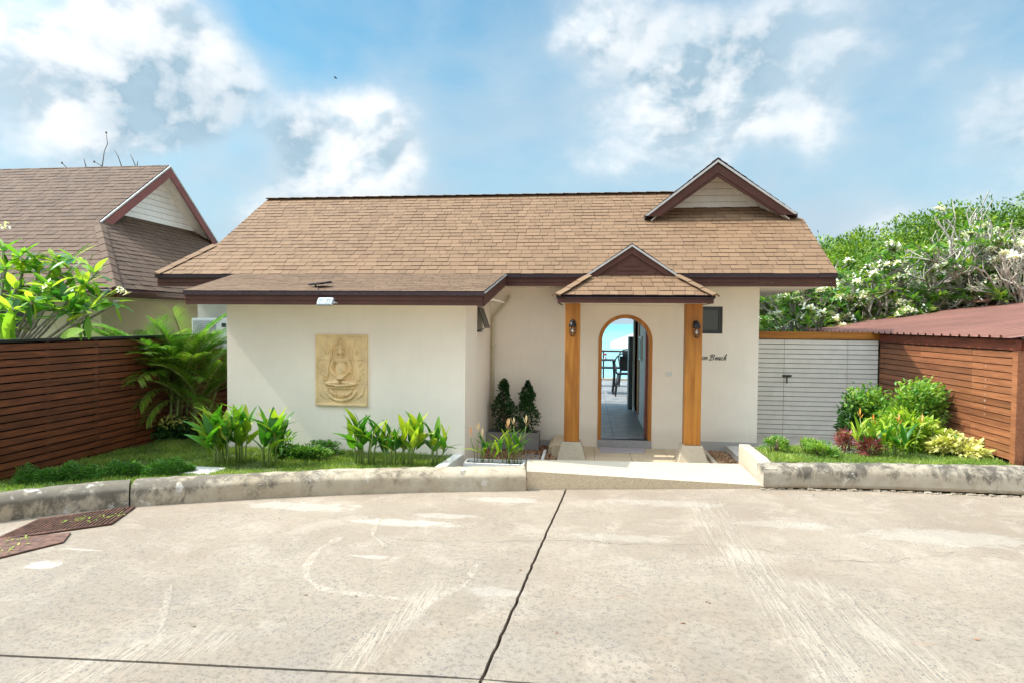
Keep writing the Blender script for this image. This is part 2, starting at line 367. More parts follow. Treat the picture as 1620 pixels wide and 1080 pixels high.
M['lf_tree'] = leafmat('far_tree_leaf', (.03,.085,.012), (.12,.23,.028), (.34,.42,.06), .35, .5)
M['lf_cov'] = leafmat('ground_cover_leaf', (.03,.11,.015), (.10,.26,.03), (.26,.42,.07), .38)
M['grass'] = leafmat('lawn_blade', (.06,.13,.018), (.16,.27,.035), (.34,.42,.09), .35)
M['turf'] = plain('lawn_soil', (.11,.135,.035), .95, var=.45, sc=9, bst=.5)
M['ground'] = plain('earth', (.12,.10,.06), .95, var=.3, sc=2, bst=.3)
M['hill'] = plain('hillside', (.035,.07,.02), .95, var=.4, sc=1, bst=.3)
def glassm(name, tint, rough=.02):
    m, t, p, o = newmat(name); setp(p, Base_Color=tint, Roughness=rough); p.inputs['Transmission Weight'].default_value = 1; p.inputs['IOR'].default_value = 1.1; return m
M['glass'] = glassm('clear_glass', (.93,.97,.97)); M['bulb'] = glassm('lantern_glass', (.98,.93,.85), .08)
def seamat():
    m, t, p, o = newmat('sea_water'); P = pos(t); n = noise(t, vmth(t, 'MULTIPLY', P, (.02, .05, 1)), 1., 5, .6)
    s = N(t, 'ShaderNodeSeparateXYZ'); link(t, P, s.inputs[0])
    far = mrange(t, s.outputs[1], 150, 1500)
    c = mixc(t, far, (.22,.44,.43), (.08,.29,.34)); c = mixc(t, mth(t, 'MULTIPLY', mrange(t, n, .4, .7), .4), c, (.10,.42,.42))
    link(t, c, p.inputs['Base Color']); setp(p, Roughness=.35); bump(t, p, noise(t, P, .9, 6, .7), .35, .3); return m
M['sea'] = seamat()
def drivemat():
    m, t, p, o = newmat('driveway_concrete'); P = pos(t)
    n1 = noise(t, P, .55, 8, .62, .4); n2 = noise(t, P, 6, 9, .72); n3 = noise(t, P, 55, 5, .75); n4 = noise(t, P, 2.2, 9, .68, .8)
    a = mixc(t, mrange(t, n1, .33, .68), (.240,.182,.128), (.305,.242,.176))
    a = mixc(t, mth(t, 'MULTIPLY', mrange(t, n2, .44, .72), .42), a, (.20,.16,.115))
    a = mixc(t, mth(t, 'MULTIPLY', mrange(t, n4, .48, .68), .6), a, (.38,.31,.235))
    a = mixc(t, mth(t, 'MULTIPLY', mrange(t, n3, .5, .72), .5), a, (.165,.13,.095))
    # grey worn zones towards the near side of the slab
    s = N(t, 'ShaderNodeSeparateXYZ'); link(t, P, s.inputs[0])
    worn = mth(t, 'MULTIPLY', mrange(t, s.outputs[1], 3.0, 6.2, 1, 0), mrange(t, noise(t, P, 1.1, 7, .65, .6), .38, .62))
    a = mixc(t, mth(t, 'MULTIPLY', worn, .62), a, (.215,.18,.145))
    gr5 = mth(t, 'MULTIPLY', mrange(t, noise(t, P, 20, 8, .85), .49, .60), mrange(t, s.outputs[1], 3.2, 7.2, .8, .2))
    a = mixc(t, gr5, a, (.14,.11,.08))
    # rusty tea stains
    st = mrange(t, noise(t, vmth(t, 'MULTIPLY', P, (.9, 2.6, 1)), 1.3, 7, .6, .7), .63, .74)
    a = mixc(t, mth(t, 'MULTIPLY', st, .38), a, (.27,.15,.08))
    # white lime patches: each one where it lies on the slab
    nn = noise(t, vmth(t, 'MULTIPLY', P, (1, 2, 1)), 5.5, 8, .7, .6)
    for (px, py, rx, ry, w) in [(70,893,.17,.10,1), (120,868,.28,.02,.8), (470,800,.75,.17,.55), (640,826,.6,.12,.7), (700,815,.4,.1,.5), (590,880,.22,.05,.6), (800,790,.5,.12,.6),
                             (1050,795,.8,.15,.35), (1500,850,.9,.3,.4), (780,935,.25,.12,.35), (980,850,.6,.1,.3), (1250,830,.6,.15,.3), (20,860,.2,.03,.8)]:
        c = at(px, py, 'z', 0)
        d = vmth(t, 'LENGTH', vmth(t, 'MULTIPLY', vmth(t, 'SUBTRACT', P, tuple(c)), (1/rx, 1/ry, 1)))
        k = mrange(t, mth(t, 'ADD', d, mth(t, 'MULTIPLY', nn, 2.2)), 1.75, 2.05, 1, 0)
        a = mixc(t, mth(t, 'MULTIPLY', k, w*.7), a, (.45,.405,.34))
    # trowel ridges and brush streaks left in the paste
    nd = mth(t, 'MULTIPLY', mth(t, 'SUBTRACT', noise(t, P, 3.5, 4), .5), .10); nw = noise(t, P, 16, 5, .7); nstk = noise(t, vmth(t, 'MULTIPLY', P, (26, 2.2, 1)), 1., 4, .7)
    ridge = None
    def chain(pts, w, amt, streaky=0):
        nonlocal a, ridge
        for p0, p1 in zip(pts, pts[1:]):
            A = at(*p0, 'z', 0); B = at(*p1, 'z', 0); ab = B-A; L2 = ab.dot(ab)
            ap = vmth(t, 'SUBTRACT', P, tuple(A)); tt = mth(t, 'DIVIDE', vmth(t, 'DOT_PRODUCT', ap, tuple(ab)), L2, clamp=True)
            sc_ = N(t, 'ShaderNodeVectorMath', operation='SCALE'); sc_.inputs[0].default_value = tuple(ab); link(t, tt, sc_.inputs['Scale'])
            d = mth(t, 'ADD', vmth(t, 'DISTANCE', ap, sc_.outputs[0]), mth(t, 'ABSOLUTE', nd) if streaky else nd)
            k = mrange(t, d, w*.25, w*(1.6 if streaky else 1.), 1, 0)
            k = mth(t, 'MULTIPLY', k, mrange(t, nstk if streaky else nw, .38, .62, .15, 1))
            a = mixc(t, mth(t, 'MULTIPLY', k, amt), a, (.41,.34,.26)); ridge = k if ridge is None else mth(t, 'MAXIMUM', ridge, k)
    chain([(538,850),(505,868),(486,893),(486,912),(512,930),(560,938),(640,946)], .045, .75)
    chain([(272,925),(262,960),(256,1010)], .035, .5); chain([(760,890),(735,925),(690,945),(640,990)], .05, .5)
    chain([(690,930),(560,1045)], .12, .55, 1); chain([(1180,880),(1330,1060)], .22, .5, 1); chain([(1300,930),(1480,1070)], .2, .45, 1); chain([(1120,800),(1160,880)], .25, .35, 1); chain([(330,1010),(60,1075)], .2, .4, 1)
    chain([(600,820),(590,845),(612,862)], .03, .5)
    # dark pits where the paste has worn off the stones
    v = N(t, 'ShaderNodeTexVoronoi'); link(t, P, v.inputs['Vector']); v.inputs['Scale'].default_value = 30
    pit = mth(t, 'MULTIPLY', mrange(t, v.outputs['Distance'], .15, .27, 1, 0), mrange(t, noise(t, P, 1.6, 5), .40, .6))
    a = mixc(t, mth(t, 'MULTIPLY', pit, .85), a, (.10,.095,.10))
    link(t, a, p.inputs['Base Color']); setp(p, Roughness=.88)
    wv = N(t, 'ShaderNodeTexWave'); link(t, vmth(t, 'ADD', vmth(t, 'MULTIPLY', P, (1, .35, 1)), (0, 0, 0)), wv.inputs['Vector']); wv.inputs['Scale'].default_value = 9; wv.inputs['Distortion'].default_value = 5; wv.inputs['Detail'].default_value = 3
    br = mth(t, 'MULTIPLY', wv.outputs['Fac'], mrange(t, noise(t, P, .8, 3), .45, .62))
    hgt = mth(t, 'ADD', mth(t, 'ADD', mth(t, 'MULTIPLY', n2, .9), mth(t, 'MULTIPLY', n3, .6)), mth(t, 'ADD', mth(t, 'MULTIPLY', ridge, .9), mth(t, 'MULTIPLY', n4, .8)))
    bump(t, p, hgt, .6, .012); return m
M['drive'] = drivemat()
rnd = random.Random(7)
# ================================================================== SETTING
def sheet(name, pts, z, mat, thick=None, kind='structure'):
    b = MB()
    if thick: b.prism([(x, y, z-thick) for x, y in pts], (0, 0, thick))
    else: b.add([(x, y, z) for x, y in pts], [tuple(range(len(pts)))])
    o = b.obj(name, mat); o['kind'] = kind; return o
# earth under everything, falling to the sea behind the house
b = MB(); ys = [-90, 16, 23.5, 26, 32, 45, 90]; zs = [-.22, -.22, -.4, -1.6, -5, -11, -14]
xs = [-160, -40, 0, 40, 160]
b.add([(x, y, z) for y, z in zip(ys, zs) for x in xs], [(j*5+i, j*5+i+1, (j+1)*5+i+1, (j+1)*5+i) for j in range(6) for i in range(4)])
tag(b.obj('ground', M['ground']), kind='structure')
b = MB(); b.add([(-9000, 34, -9.5), (9000, 34, -9.5), (9000, 12000, -9.5), (-9000, 12000, -9.5)], [(0, 1, 2, 3)])
tag(b.obj('sea', M['sea']), kind='structure')
# wooded hillside to the right
b = MB(); nx, ny = 24, 16
for j in range(ny):
    for i in range(nx):
        x = 9+i*3.2; y = 20+j*3.2
        s_ = min(1, max(0, (x-9)/14)); q_ = min(1, max(0, (y-20)/10))*min(1, max(0, (62-y)/20))
        b.v.append((x, y, -.6+(4.6*s_+.10*(x-9))*q_*min(1, .3+q_)+rnd.uniform(-.25, .25))); b.t.append(.5)
fs = [(j*nx+i, j*nx+i+1, (j+1)*nx+i+1, (j+1)*nx+i) for j in range(ny-1) for i in range(nx-1)]
b.f = fs; b.mi = [0]*len(fs); b.sm = [True]*len(fs)
tag(b.obj('hill', M['hill']), kind='structure')
def hill_z(x, y):
    s_ = min(1, max(0, (x-9)/14)); q_ = min(1, max(0, (y-20)/10))*min(1, max(0, (62-y)/20))
    return -.6+(4.6*s_+.10*(x-9))*q_*min(1, .3+q_)
# ------------------------------------------------------------------ kerbs
KL = [(-25, 3.3), (-12, 3.5), (-8.2, 4.0), (-6.8, 4.75)]+[tuple(at(px, py, 'z', 0)[:2]) for px, py in [(0,825),(100,812),(205,801),(300,795),(400,789),(520,783),(640,779),(740,777),(832,776)]]
KR = [tuple(at(px, py, 'z', 0)[:2]) for px, py in [(1208,774),(1300,775),(1400,777),(1500,781),(1620,786)]]+[(6.6, 7.95), (9, 7.6), (14, 6.8), (22, 5)]
def resample(pts, step):
    out = []; P_ = [Vector((*p, 0)) for p in pts]
    for a, c in zip(P_, P_[1:]):
        n = max(1, int((c-a).length/step))
        out += [a.lerp(c, i/n) for i in range(n)]
    return out+[P_[-1]]
from mathutils import noise as mn
def kerb(name, pts, prof, mat, step=.05, amp=.007, ztop=None):
    """prof: list of (outward-back offset, z) front bottom -> top -> back bottom"""
    line = resample(pts, step); n = len(prof); vs = []; 
    for i, p in enumerate(line):
        d = (line[min(i+1, len(line)-1)]-line[max(i-1, 0)]).normalized(); nrm = Vector((-d.y, d.x, 0))
        zs_ = ztop(p) if ztop else 1.
        for o_, z in prof:
            q = p+nrm*o_+Vector((0, 0, z*zs_ if z > 0 else z))
            k = mn.noise(q*7)*amp*1.2+mn.noise(q*28)*amp*.8
            vs.append(q+nrm*k+Vector((0, 0, k if z > .1 else 0)))
    fs = [(i*n+k, (i+1)*n+k, (i+1)*n+k+1, i*n+k+1) for i in range(len(line)-1) for k in range(n-1)]
    b = MB(); b.add(vs, fs, 0, .5, True)
    b.add([vs[k] for k in range(n)], [tuple(range(n))]); b.add([vs[-n+k] for k in range(n)], [tuple(range(n-1, -1, -1))])
    o = b.obj(name, mat); o['kind'] = 'structure'; return o
PROF = [(-.0, -.06), (.0, .0), (.003, .06), (.006, .12), (.009, .165), (.018, .188), (.035, .205), (.055, .222), (.08, .238), (.11, .248), (.15, .252), (.20, .252), (.24, .25), (.25, .235), (.25, .12), (.25, -.06)]
j = 6
jx = Vector((*KL[6], 0)); dd = (Vector((*KL[7], 0))-jx).normalized()
kerb('kerb', KL[:6]+[tuple((jx-dd*.008)[:2])], PROF, M['kerb'])
kerb('kerb', [tuple((jx+dd*.008)[:2])]+KL[7:], PROF, M['kerb'])
PR2 = [(o_*.9, z*(1.16 if z > 0 else 1)) for o_, z in PROF]; PR2[1] = (0, .03); PR2[0] = (.05, .03)
ztop = lambda p: 1.0+.16*min(1, max(0, (p.x-2.2)/3.2))
kerb('kerb', KR, PR2, M['kerbr'], ztop=ztop)
# rough footing under the right kerb
b = MB(); ln = resample([(x, y-.012) for x, y in KR[:6]], .045)
for p in ln:
    s = rnd.uniform(.012, .03); q = p+Vector((0, rnd.uniform(-.012, .05), rnd.uniform(-.005, .012)))
    r0 = [Vector((rnd.uniform(.6, 1)*a, rnd.uniform(.6, 1)*c_, rnd.uniform(.5, .9)*e_))*s for a in (-1.4, 1.4) for c_ in (-1, 1) for e_ in (-.7, .7)]
    b.add([q+v for v in r0], [(0,1,3,2),(4,6,7,5),(0,4,5,1),(2,3,7,6),(0,2,6,4),(1,5,7,3)])
tag(b.obj('kerb_footing', M['kerbr']), kind='structure')
# ------------------------------------------------------------------ driveway slabs
def jag(a, c, n, am):
    out = []
    for i in range(n+1):
        t = i/n; p = Vector((a[0]+(c[0]-a[0])*t, a[1]+(c[1]-a[1])*t, 0)); d = Vector((c[0]-a[0], c[1]-a[1], 0)).normalized()
        k = am*mn.noise(p*9)+am*.6*mn.noise(p*40); out.append((p.x-d.y*k, p.y+d.x*k))
    return out
J = [tuple(at(px, py, 'z', 0)[:2]) for px, py in [(892,783),(868,835),(840,898),(800,990),(762,1073)]]
J = [(J[0][0]+.02, J[0][1]+.35)]+J
C0 = tuple(at(-500, 1018, 'z', 0)[:2]); CJ = J[-1]; C1 = (CJ[0]+9, CJ[1]+.05)
gap = .011
mid = []
for a, c in zip(J, J[1:]): mid += jag(a, c, 14, .007)[:-1]
mid.append(J[-1])
cl = jag((-25, CJ[1]-1.2), CJ, 90, .006); cr = jag(CJ, (25, CJ[1]-.6), 90, .006)
kl_b = [(x, y+.04) for x, y in KL]; kr_b = [(x, y+.07) for x, y in KR]
drive = bpy.data.objects.new('driveway', None); _put(drive, None); drive['kind'] = 'structure'
def slab(pts):
    b = MB(); b.prism([(x, y, -.1) for x, y in pts], (0, 0, .1)); return b.obj('slab', M['drive'], drive)
slab([(x, y+gap) for x, y in cl[:-1]]+[(x-gap, y) for x, y in mid[::-1]]+kl_b[::-1])
slab([(x+gap, y) for x, y in mid]+[(x, y+gap) for x, y in cr[1:]]+[(25, 4.6)]+kr_b[::-1]+[(.6, 8.1)])
slab([(-25, -14), (CJ[0]-.4, -14), (CJ[0]-.4, -3)]+[(CJ[0]-.2, 1)]+[(CJ[0]-gap, CJ[1]-gap)]+[(x, y-gap) for x, y in cl[::-1][1:]])
slab([(CJ[0]-.4+.02, -14), (25, -14)]+[(x, y-gap) for x, y in cr[::-1]]+[(CJ[0]+gap, CJ[1]-gap), (CJ[0]-.18, 1), (CJ[0]-.38, -3)])
b = MB(); b.add([(-25.2, -14.2, -.035), (25.2, -14.2, -.035), (25.2, 8.3, -.035), (-25.2, 8.3, -.035)], [(0, 1, 2, 3)]); b.obj('joint_filler', M['soil'], drive)
def crack(pts, w):
    P_ = [at(px, py, 'z', .0025) for px, py in pts]; vs = []; line = []
    for a, c in zip(P_, P_[1:]):
        n = max(2, int((c-a).length/.05)); line += [a.lerp(c, i/n) for i in range(n)]
    for i, p in enumerate(line):
        q = p+Vector((mn.noise(p*6)*.02, mn.noise(p*6+Vector((9, 0, 0)))*.05+mn.noise(p*25)*.02, 0))
        ww = w*(.35+abs(mn.noise(p*12))*1.8)
        vs += [q-Vector((0, ww, 0)), q+Vector((0, ww, 0))]
    b = MB(); b.add(vs, [(2*i, 2*i+2, 2*i+3, 2*i+1) for i in range(len(line)-1)]); return b.obj('crack', M['dgrate'], drive)
crack([(610,851),(700,856),(790,856),(880,853),(930,855),(1000,860),(1100,861),(1180,866),(1250,876),(1310,886),(1400,890),(1520,872)], .0018)
crack([(1310,886),(1345,905),(1360,930),(1420,945)], .0012); crack([(1385,800),(1430,815),(1500,845)], .001)
# ------------------------------------------------------------------ drain grate in the driveway corner
gr = thing('drain_grate', 'rusty slotted iron drain grate with fallen yellow leaves along the left kerb', 'drain grate', (-5.3, 5.4, 0))
GA = [at(*p, 'z', .004) for p in [(62,822),(213,802),(176,829),(-10,855)]]
GB = [at(*p, 'z', .004) for p in [(-10,855),(112,843),(100,858),(-30,890)]]
b = MB(); b.add([GA[0], GA[3], GA[2], GA[1]], [(0, 1, 2, 3)]); b.obj('pit_shade_sheet', M['dgrate'], gr)  # near-black sheet painting the shade of the pit between the bars
for P4 in (GA,):
    for a, c in ((0, 1), (1, 2), (2, 3), (3, 0)):
        b = MB(); b.tube([P4[a]+Vector((0, 0, .008)), P4[c]+Vector((0, 0, .008))], .011, 4); b.obj('rim', M['rust'], gr)
n = 22
for i in range(n):
    t = (i+.5)/n; a = GA[0].lerp(GA[1], t); c = GA[3].lerp(GA[2], t)
    b = MB(); d = (c-a).normalized(); sd = Vector((-d.y, d.x, 0))*.0065
    b.prism([a-sd, a+sd, c+sd, c-sd], (0, 0, .016)); b.obj('bar', M['rust'], gr)
b = MB(); d = Vector((0, 0, .012)); b.prism([GB[0], GB[1], GB[2], GB[3]], d); b.obj('end_plate', M['rust'], gr)
def leaf_shape(L, W, seg=5, droop=.2, fold=.25, tip=.5, cup=0., wave=0.):
    """verts/faces of a leaf along +Y, normal +Z; 3 verts per row"""
    vs = []; fs = []
    for i in range(seg+1):
        t = i/seg; w = W*.5*(sin(pi*min(1, t**tip)))**.8 if 0 < t < 1 else W*.02
        z = -droop*L*t*t; y = L*t*(1-.18*droop*t)
        wv = wave*sin(t*17)*W
        vs += [(-w, y, z+fold*w+wv), (0, y, z), (w, y, z+fold*w-wv)]
    for i in range(seg):
        a = i*3; fs += [(a, a+1, a+4, a+3), (a+1, a+2, a+5, a+4)]
    return np.array(vs, np.float32), np.array(fs, np.int32)
def basis(d, up=(0, 0, 1), roll=0.):
    y = Vector(d).normalized(); upv = Vector(up)
    x = y.cross(upv); x = x.normalized() if x.length > 1e-4 else Vector((1, 0, 0)); z = x.cross(y)
    if roll: q = Matrix.Rotation(roll, 3, y); x = q @ x; z = q @ z
    return x, y, z
def mat4(p, d, s=1., roll=0.):
    x, y, z = basis(d, roll=roll); mm = Matrix.Identity(4)
    for i in range(3): mm[i][0] = x[i]*s; mm[i][1] = y[i]*s; mm[i][2] = z[i]*s
    mm.translation = Vector(p); return mm
def scatter(name, leaf, inst, mats, smooth=False):
    """inst: list of (pos, dir, scale, roll, tint) -> one joined mesh"""
    LV, LF = leaf; n = len(inst); k = len(LV)
    B = np.empty((n, 3, 3), np.float32); Pp = np.empty((n, 3), np.float32); T = np.empty(n, np.float32)
    for i, (p, d, s, ro, ti) in enumerate(inst):
        x, y, z = basis(d, roll=ro); B[i, :, 0] = x*s; B[i, :, 1] = y*s; B[i, :, 2] = z*s; Pp[i] = p; T[i] = ti
    V = np.einsum('nij,kj->nki', B, LV)+Pp[:, None, :]
    Q = LF[None]+(np.arange(n)*k)[:, None, None]
    return fast_mesh(name, V.reshape(-1, 3), Q.reshape(-1, LF.shape[1]), mats, np.repeat(T, k), smooth)
def mobj(name, me, parent=None):
    o = bpy.data.objects.new(name, me); return _put(o, parent)
inst = []
for i in range(34):
    p = GA[1].lerp(GA[2], .5).lerp(GA[0].lerp(GA[3], .5), rnd.uniform(.05, .6)) + Vector((rnd.gauss(0, .05), rnd.gauss(0, .05), .018))
    inst.append((p, (rnd.uniform(-1, 1), rnd.uniform(-1, 1), rnd.uniform(-.05, .2)), rnd.uniform(.6, 1.2), 0, rnd.random()))
for i in range(30):
    p = GB[0].lerp(GB[3], rnd.random()).lerp(GB[1], rnd.random()*.5)+Vector((0, 0, .02))
    inst.append((p, (rnd.uniform(-1, 1), rnd.uniform(-1, 1), rnd.uniform(0, .4)), rnd.uniform(.6, 1.), 0, rnd.random()))
tag(mobj('fallen_leaves', scatter('fallen_leaves', leaf_shape(.045, .02, 3), inst, M['lf_lime'])), kind='stuff')
# small litter on the driveway
inst = []
for px, py in [(783,870),(565,942),(1120,950),(1125,952),(1145,938),(878,999),(1290,782),(1495,777),(960,735),(820,900),(1085,985),(480,940),(698,988),(310,990),(1280,955),(1540,1010),(1000,1075),(440,818)]:
    inst.append((at(px, py, 'z', .004), (rnd.uniform(-1, 1), rnd.uniform(-.4, .4), .05), rnd.uniform(.6, 1.2), rnd.uniform(-.4, .4), rnd.random()*.6))
tag(mobj('leaf_litter', scatter('leaf_litter', leaf_shape(.04, .016, 3), inst, M['pebble'])), kind='stuff')
# ------------------------------------------------------------------ entrance ramp of pebble wash
ramp = bpy.data.objects.new('entrance_ramp', None); _put(ramp, None); ramp['kind'] = 'structure'
FL, FR = Vector((-.722, 7.53, .222)), Vector((2.185, 8.02, .035)); RLp, RRp = at(834, 726, 'z', .222), at(1170, 733, 'z', .08)
zb = -.16
b = MB(); b.add([FL, FR, RRp, RLp], [(0, 1, 2, 3)]); o = b.obj('ramp_top', M['aggt'], ramp)
b = MB()
low = lambda p: Vector((p.x, p.y, zb))
e = Vector((0, 0, -.001))
for a, c in ((FL, FR), (FR, RRp), (RRp, RLp), (RLp, FL)): b.add([low(a), low(c), c+e, a+e], [(0, 1, 2, 3)])
b.obj('ramp_side', M['aggf'], ramp)
# cheek wall between the ramp and the right bed
chx0, chx1 = 2.19, 2.34
b = MB(); b.prism([(chx0, 8.0, -.05), (chx0, 8.0, .26), (chx0, 8.45, .30), (chx0, 9.35, .30), (chx0, 9.35, -.15), (chx0, 8.4, -.15)], (chx1-chx0, 0, 0)); b.obj('cheek_wall', M['aggt'], ramp, .012)
# ------------------------------------------------------------------ porch floor, gravel beds
pf = bpy.data.objects.new('porch_floor', None); _put(pf, None); pf['kind'] = 'structure'
xt = [-.46, .13, .72, 1.31, 1.93]; yt = [8.3, 9.0, 9.65, 10.3, 10.995]
for i in range(4):
    for k in range(4): box('tile', xt[i]+.003, xt[i+1]-.003, yt[k]+.003, yt[k+1]-.003, -.17, -.13, M['aggf'], pf)
box('joint_bed', -.46, 1.93, 8.3, 10.99, -.21, -.138, M['soil'], pf)
sheet('gravel_base', [(-1.75, 7.8), (-.46, 7.8), (-.46, 11), (-1.75, 11)], -.165, M['soil'])
sheet('gravel_base', [(1.93, 8.3), (2.9, 8.3), (2.9, 11), (1.93, 11)], -.165, M['soil'])
def stones(name, x0, x1, y0, y1, z, n, s0=.016, s1=.034):
    ico = [(0,0,-1),(.72,.53,-.45),(-.28,.85,-.45),(-.89,0,-.45),(-.28,-.85,-.45),(.72,-.53,-.45),(.28,.85,.45),(-.72,.53,.45),(-.72,-.53,.45),(.28,-.85,.45),(.89,0,.45),(0,0,1)]
    fi = [(0,2,1),(0,3,2),(0,4,3),(0,5,4),(0,1,5),(1,2,6),(2,3,7),(3,4,8),(4,5,9),(5,1,10),(1,6,10),(2,7,6),(3,8,7),(4,9,8),(5,10,9),(6,7,11),(7,8,11),(8,9,11),(9,10,11),(10,6,11)]
    inst = [(Vector((rnd.uniform(x0, x1), rnd.uniform(y0, y1), z+rnd.uniform(0, .022))), (rnd.gauss(0, 1), rnd.gauss(0, 1), rnd.gauss(0, .5)), rnd.uniform(s0, s1), rnd.uniform(0, 6), rnd.random()) for _ in range(n)]
    lv = np.array([(a*1.2*rnd.uniform(.8, 1.2), c*.9*rnd.uniform(.8, 1.2), d*.6) for a, c, d in ico], np.float32)
    return tag(mobj(name, scatter(name, (lv, np.array(fi, np.int32)), inst, M['pebble'])), kind='stuff')
stones('gravel', -1.68, -.5, 8.4, 10.95, -.155, 3600); stones('gravel', 2.03, 2.86, 9.4, 10.95, -.155, 1800)
tag(box('bed_edging', 1.94, 2.0, 8.9, 10.9, -.165, -.09, M['aggt'], None, .006), kind='structure')
p = at(862, 716, 'z', -.1); tag(box('bed_edging', p.x-.03, p.x+.015, 8.5, 10.4, -.165, -.085, M['white'], None, .006), kind='structure')
c = at(842, 722, 'z', -.12); tag(box('paving_stone', c.x-.22, c.x+.12, c.y-.25, c.y+.2, -.16, -.12, M['greyc'], None, .01), kind='structure')
# ------------------------------------------------------------------ lawns
LAWN = [(x+.02, y+.2) for x, y in KL[2:]]; LAWN = [(-6.68, 5.0)]+[(x, y+.14) for x, y in KL[4:-2]]+[(-1.86, 7.6), (-1.86, 8.64), (-5.27, 8.64), (-5.27, 10.9), (-6.68, 10.9)]
sheet('lawn', LAWN, .14, M['turf'], .2)
RB = [(2.35, 8.2)]+[(x, y+.16) for x, y in KR[1:5]]+[(5.25, 8.3), (5.25, 9.7), (3.4, 9.35), (2.35, 9.1)]
sheet('lawn', RB, .30, M['turf'], .45)
sheet('path', [(2.35, 9.05), (5.3, 9.3), (5.3, 12.1), (2.9, 12.1), (2.9, 10.95), (2.35, 10.95)], -.03, M['path'], .1)
sheet('neighbour_yard', [(-30, 2), (-9, 2), (-6.72, 4.95), (-6.72, 20), (-30, 20)], .02, M['turf'])
sheet('neighbour_yard', [(5.45, 8.5), (25, 7), (25, 22), (5.45, 22)], .02, M['path'])
def inside(x, y, poly):
    c = False; n = len(poly)
    for i in range(n):
        (x1, y1), (x2, y2) = poly[i], poly[(i+1) % n]
        if (y1 > y) != (y2 > y) and x < (x2-x1)*(y-y1)/(y2-y1)+x1: c = not c
    return c
def grass(name, poly, z, dens, h0, h1, skip=None):
    xs = [p[0] for p in poly]; ys = [p[1] for p in poly]; n = int((max(xs)-min(xs))*(max(ys)-min(ys))*dens); inst = []
    for _ in range(n):
        x, y = rnd.uniform(min(xs), max(xs)), rnd.uniform(min(ys), max(ys))
        if not inside(x, y, poly) or (skip and skip(x, y)): continue
        k = mn.noise(Vector((x*2.2, y*2.2, 0)))
        if k < -.25 and rnd.random() < .6: continue
        inst.append((Vector((x, y, z)), (rnd.gauss(0, .45), rnd.gauss(0, .45), 1), rnd.uniform(h0, h1)*(1+k*.5), rnd.uniform(0, 6), min(1, max(0, .5+k*.6+rnd.gauss(0, .18)))))
    lv = np.array([(-.07, 0, 0), (.07, 0, 0), (.05, .55, .05), (-.05, .55, .05), (.0, 1, .22), (-.01, 1, .22)], np.float32)
    return tag(mobj(name, scatter(name, (lv, np.array([(0, 1, 2, 3), (3, 2, 4, 5)], np.int32)), inst, M['grass'])), kind='stuff')
pc = at(318, 745, 'z', .15)
grass('lawn_grass', LAWN, .138, 4200, .03, .065, lambda x, y: abs(x-pc.x) < .2 and abs(y-pc.y) < .17)
grass('lawn_grass', RB, .298, 5500, .03, .06)
tag(box('stepping_slab', pc.x-.2, pc.x+.22, pc.y-.14, pc.y+.2, .1, .165, M['path'], None, .012), kind='structure')
tag(box('stepping_slab', 3.35, 3.75, 8.95, 9.3, .2, .315, M['path'], None, .012), kind='structure')

# ================================================================== THE HOUSE
WY = 11.0; VX0, VX1 = -1.71, 2.87
villa = thing('villa', 'cream single storey villa with tan shingle roof, carved plaque and arched entrance', 'house', (0, 11, 0))
b = MB()
# front wall with the arched doorway (door opening) as one piece, window piece beside it
dc = .649; dr = .462; sp = 1.712; ztp = 2.64
arc = [(dc-dr*cos(pi*i/28), sp+dr*sin(pi*i/28)) for i in range(29)]
poly = [(VX0, -.2), (dc-dr, -.2)]+arc+[(dc+dr, -.2), (1.68, -.2), (1.68, ztp), (VX0, ztp)]
b.prism([(x, WY, z) for x, z in poly], (0, .16, 0))
wx0, wx1, wz0, wz1 = 1.68, 2.275, 1.862, 2.322
b.box(wx0, wx1, WY, WY+.16, -.2, wz0); b.box(wx0, wx1, WY, WY+.16, wz1, ztp); b.box(wx1, VX1, WY, WY+.16, -.2, ztp)
wf = b.obj('front_wall', M['wall'], villa)
box('plinth', 1.93, VX1+.012, WY-.012, WY, -.2, .025, M['wallg'], villa); box('plinth', VX0, -.45, WY-.012, WY, -.2, -.03, M['wallg'], villa)
box('side_wall', VX1-.16, VX1, WY+.16, 14.9, -.2, 2.64, M['wall'], villa)
# wing: front wall, return wall with small window, left return, far left wall
WF = 8.66; WXL = -5.285
box('wing_front_wall', WXL, VX0, WF, WF+.15, -.2, 2.30, M['wall'], villa)
a = at(755, 505, 'x', VX0).y; c_ = at(763.5, 505, 'x', VX0).y; zt = 2.27; z0 = at(757, 526, 'x', VX0).z
b = MB(); b.box(VX0-.15, VX0, WF+.15, a, -.2, 2.34); b.box(VX0-.15, VX0, c_, WY, -.2, 2.5); b.box(VX0-.15, VX0, a, c_, -.2, z0); b.obj('wing_return_wall', M['wall'], villa)
box('wing_side_wall', WXL, WXL+.15, WF+.15, WY, -.2, 2.34, M['wall'], villa)
box('far_left_wall', -7.3, WXL+.001, WY+.002, WY+.16, -.2, 2.64, M['white'], villa)
box('left_side_wall', -7.3, -7.14, WY+.16, 14.9, -.2, 2.64, M['wall'], villa)
# awning window in the return wall
aw = box('window', VX0-.12, VX0-.09, a, c_, z0, zt, M['frame'], villa)
b = MB(); b.prism([(VX0+.005, a+.02, zt-.02), (VX0+.02, a+.02, zt-.02), (VX0+.13, a+.02, z0+.07), (VX0+.115, a+.02, z0+.07)], (0, c_-a-.04, 0)); b.obj('sash', M['frame'], aw)
b = MB(); b.tube([(VX0-.02, a+.02, z0+.01), (VX0+.12, a+.02, z0+.07)], .006, 5); b.obj('stay', M['bmetal'], aw)
box('sill', VX0-.09, VX0+.004, a, c_, z0-.0, z0+.015, M['grey'], aw)
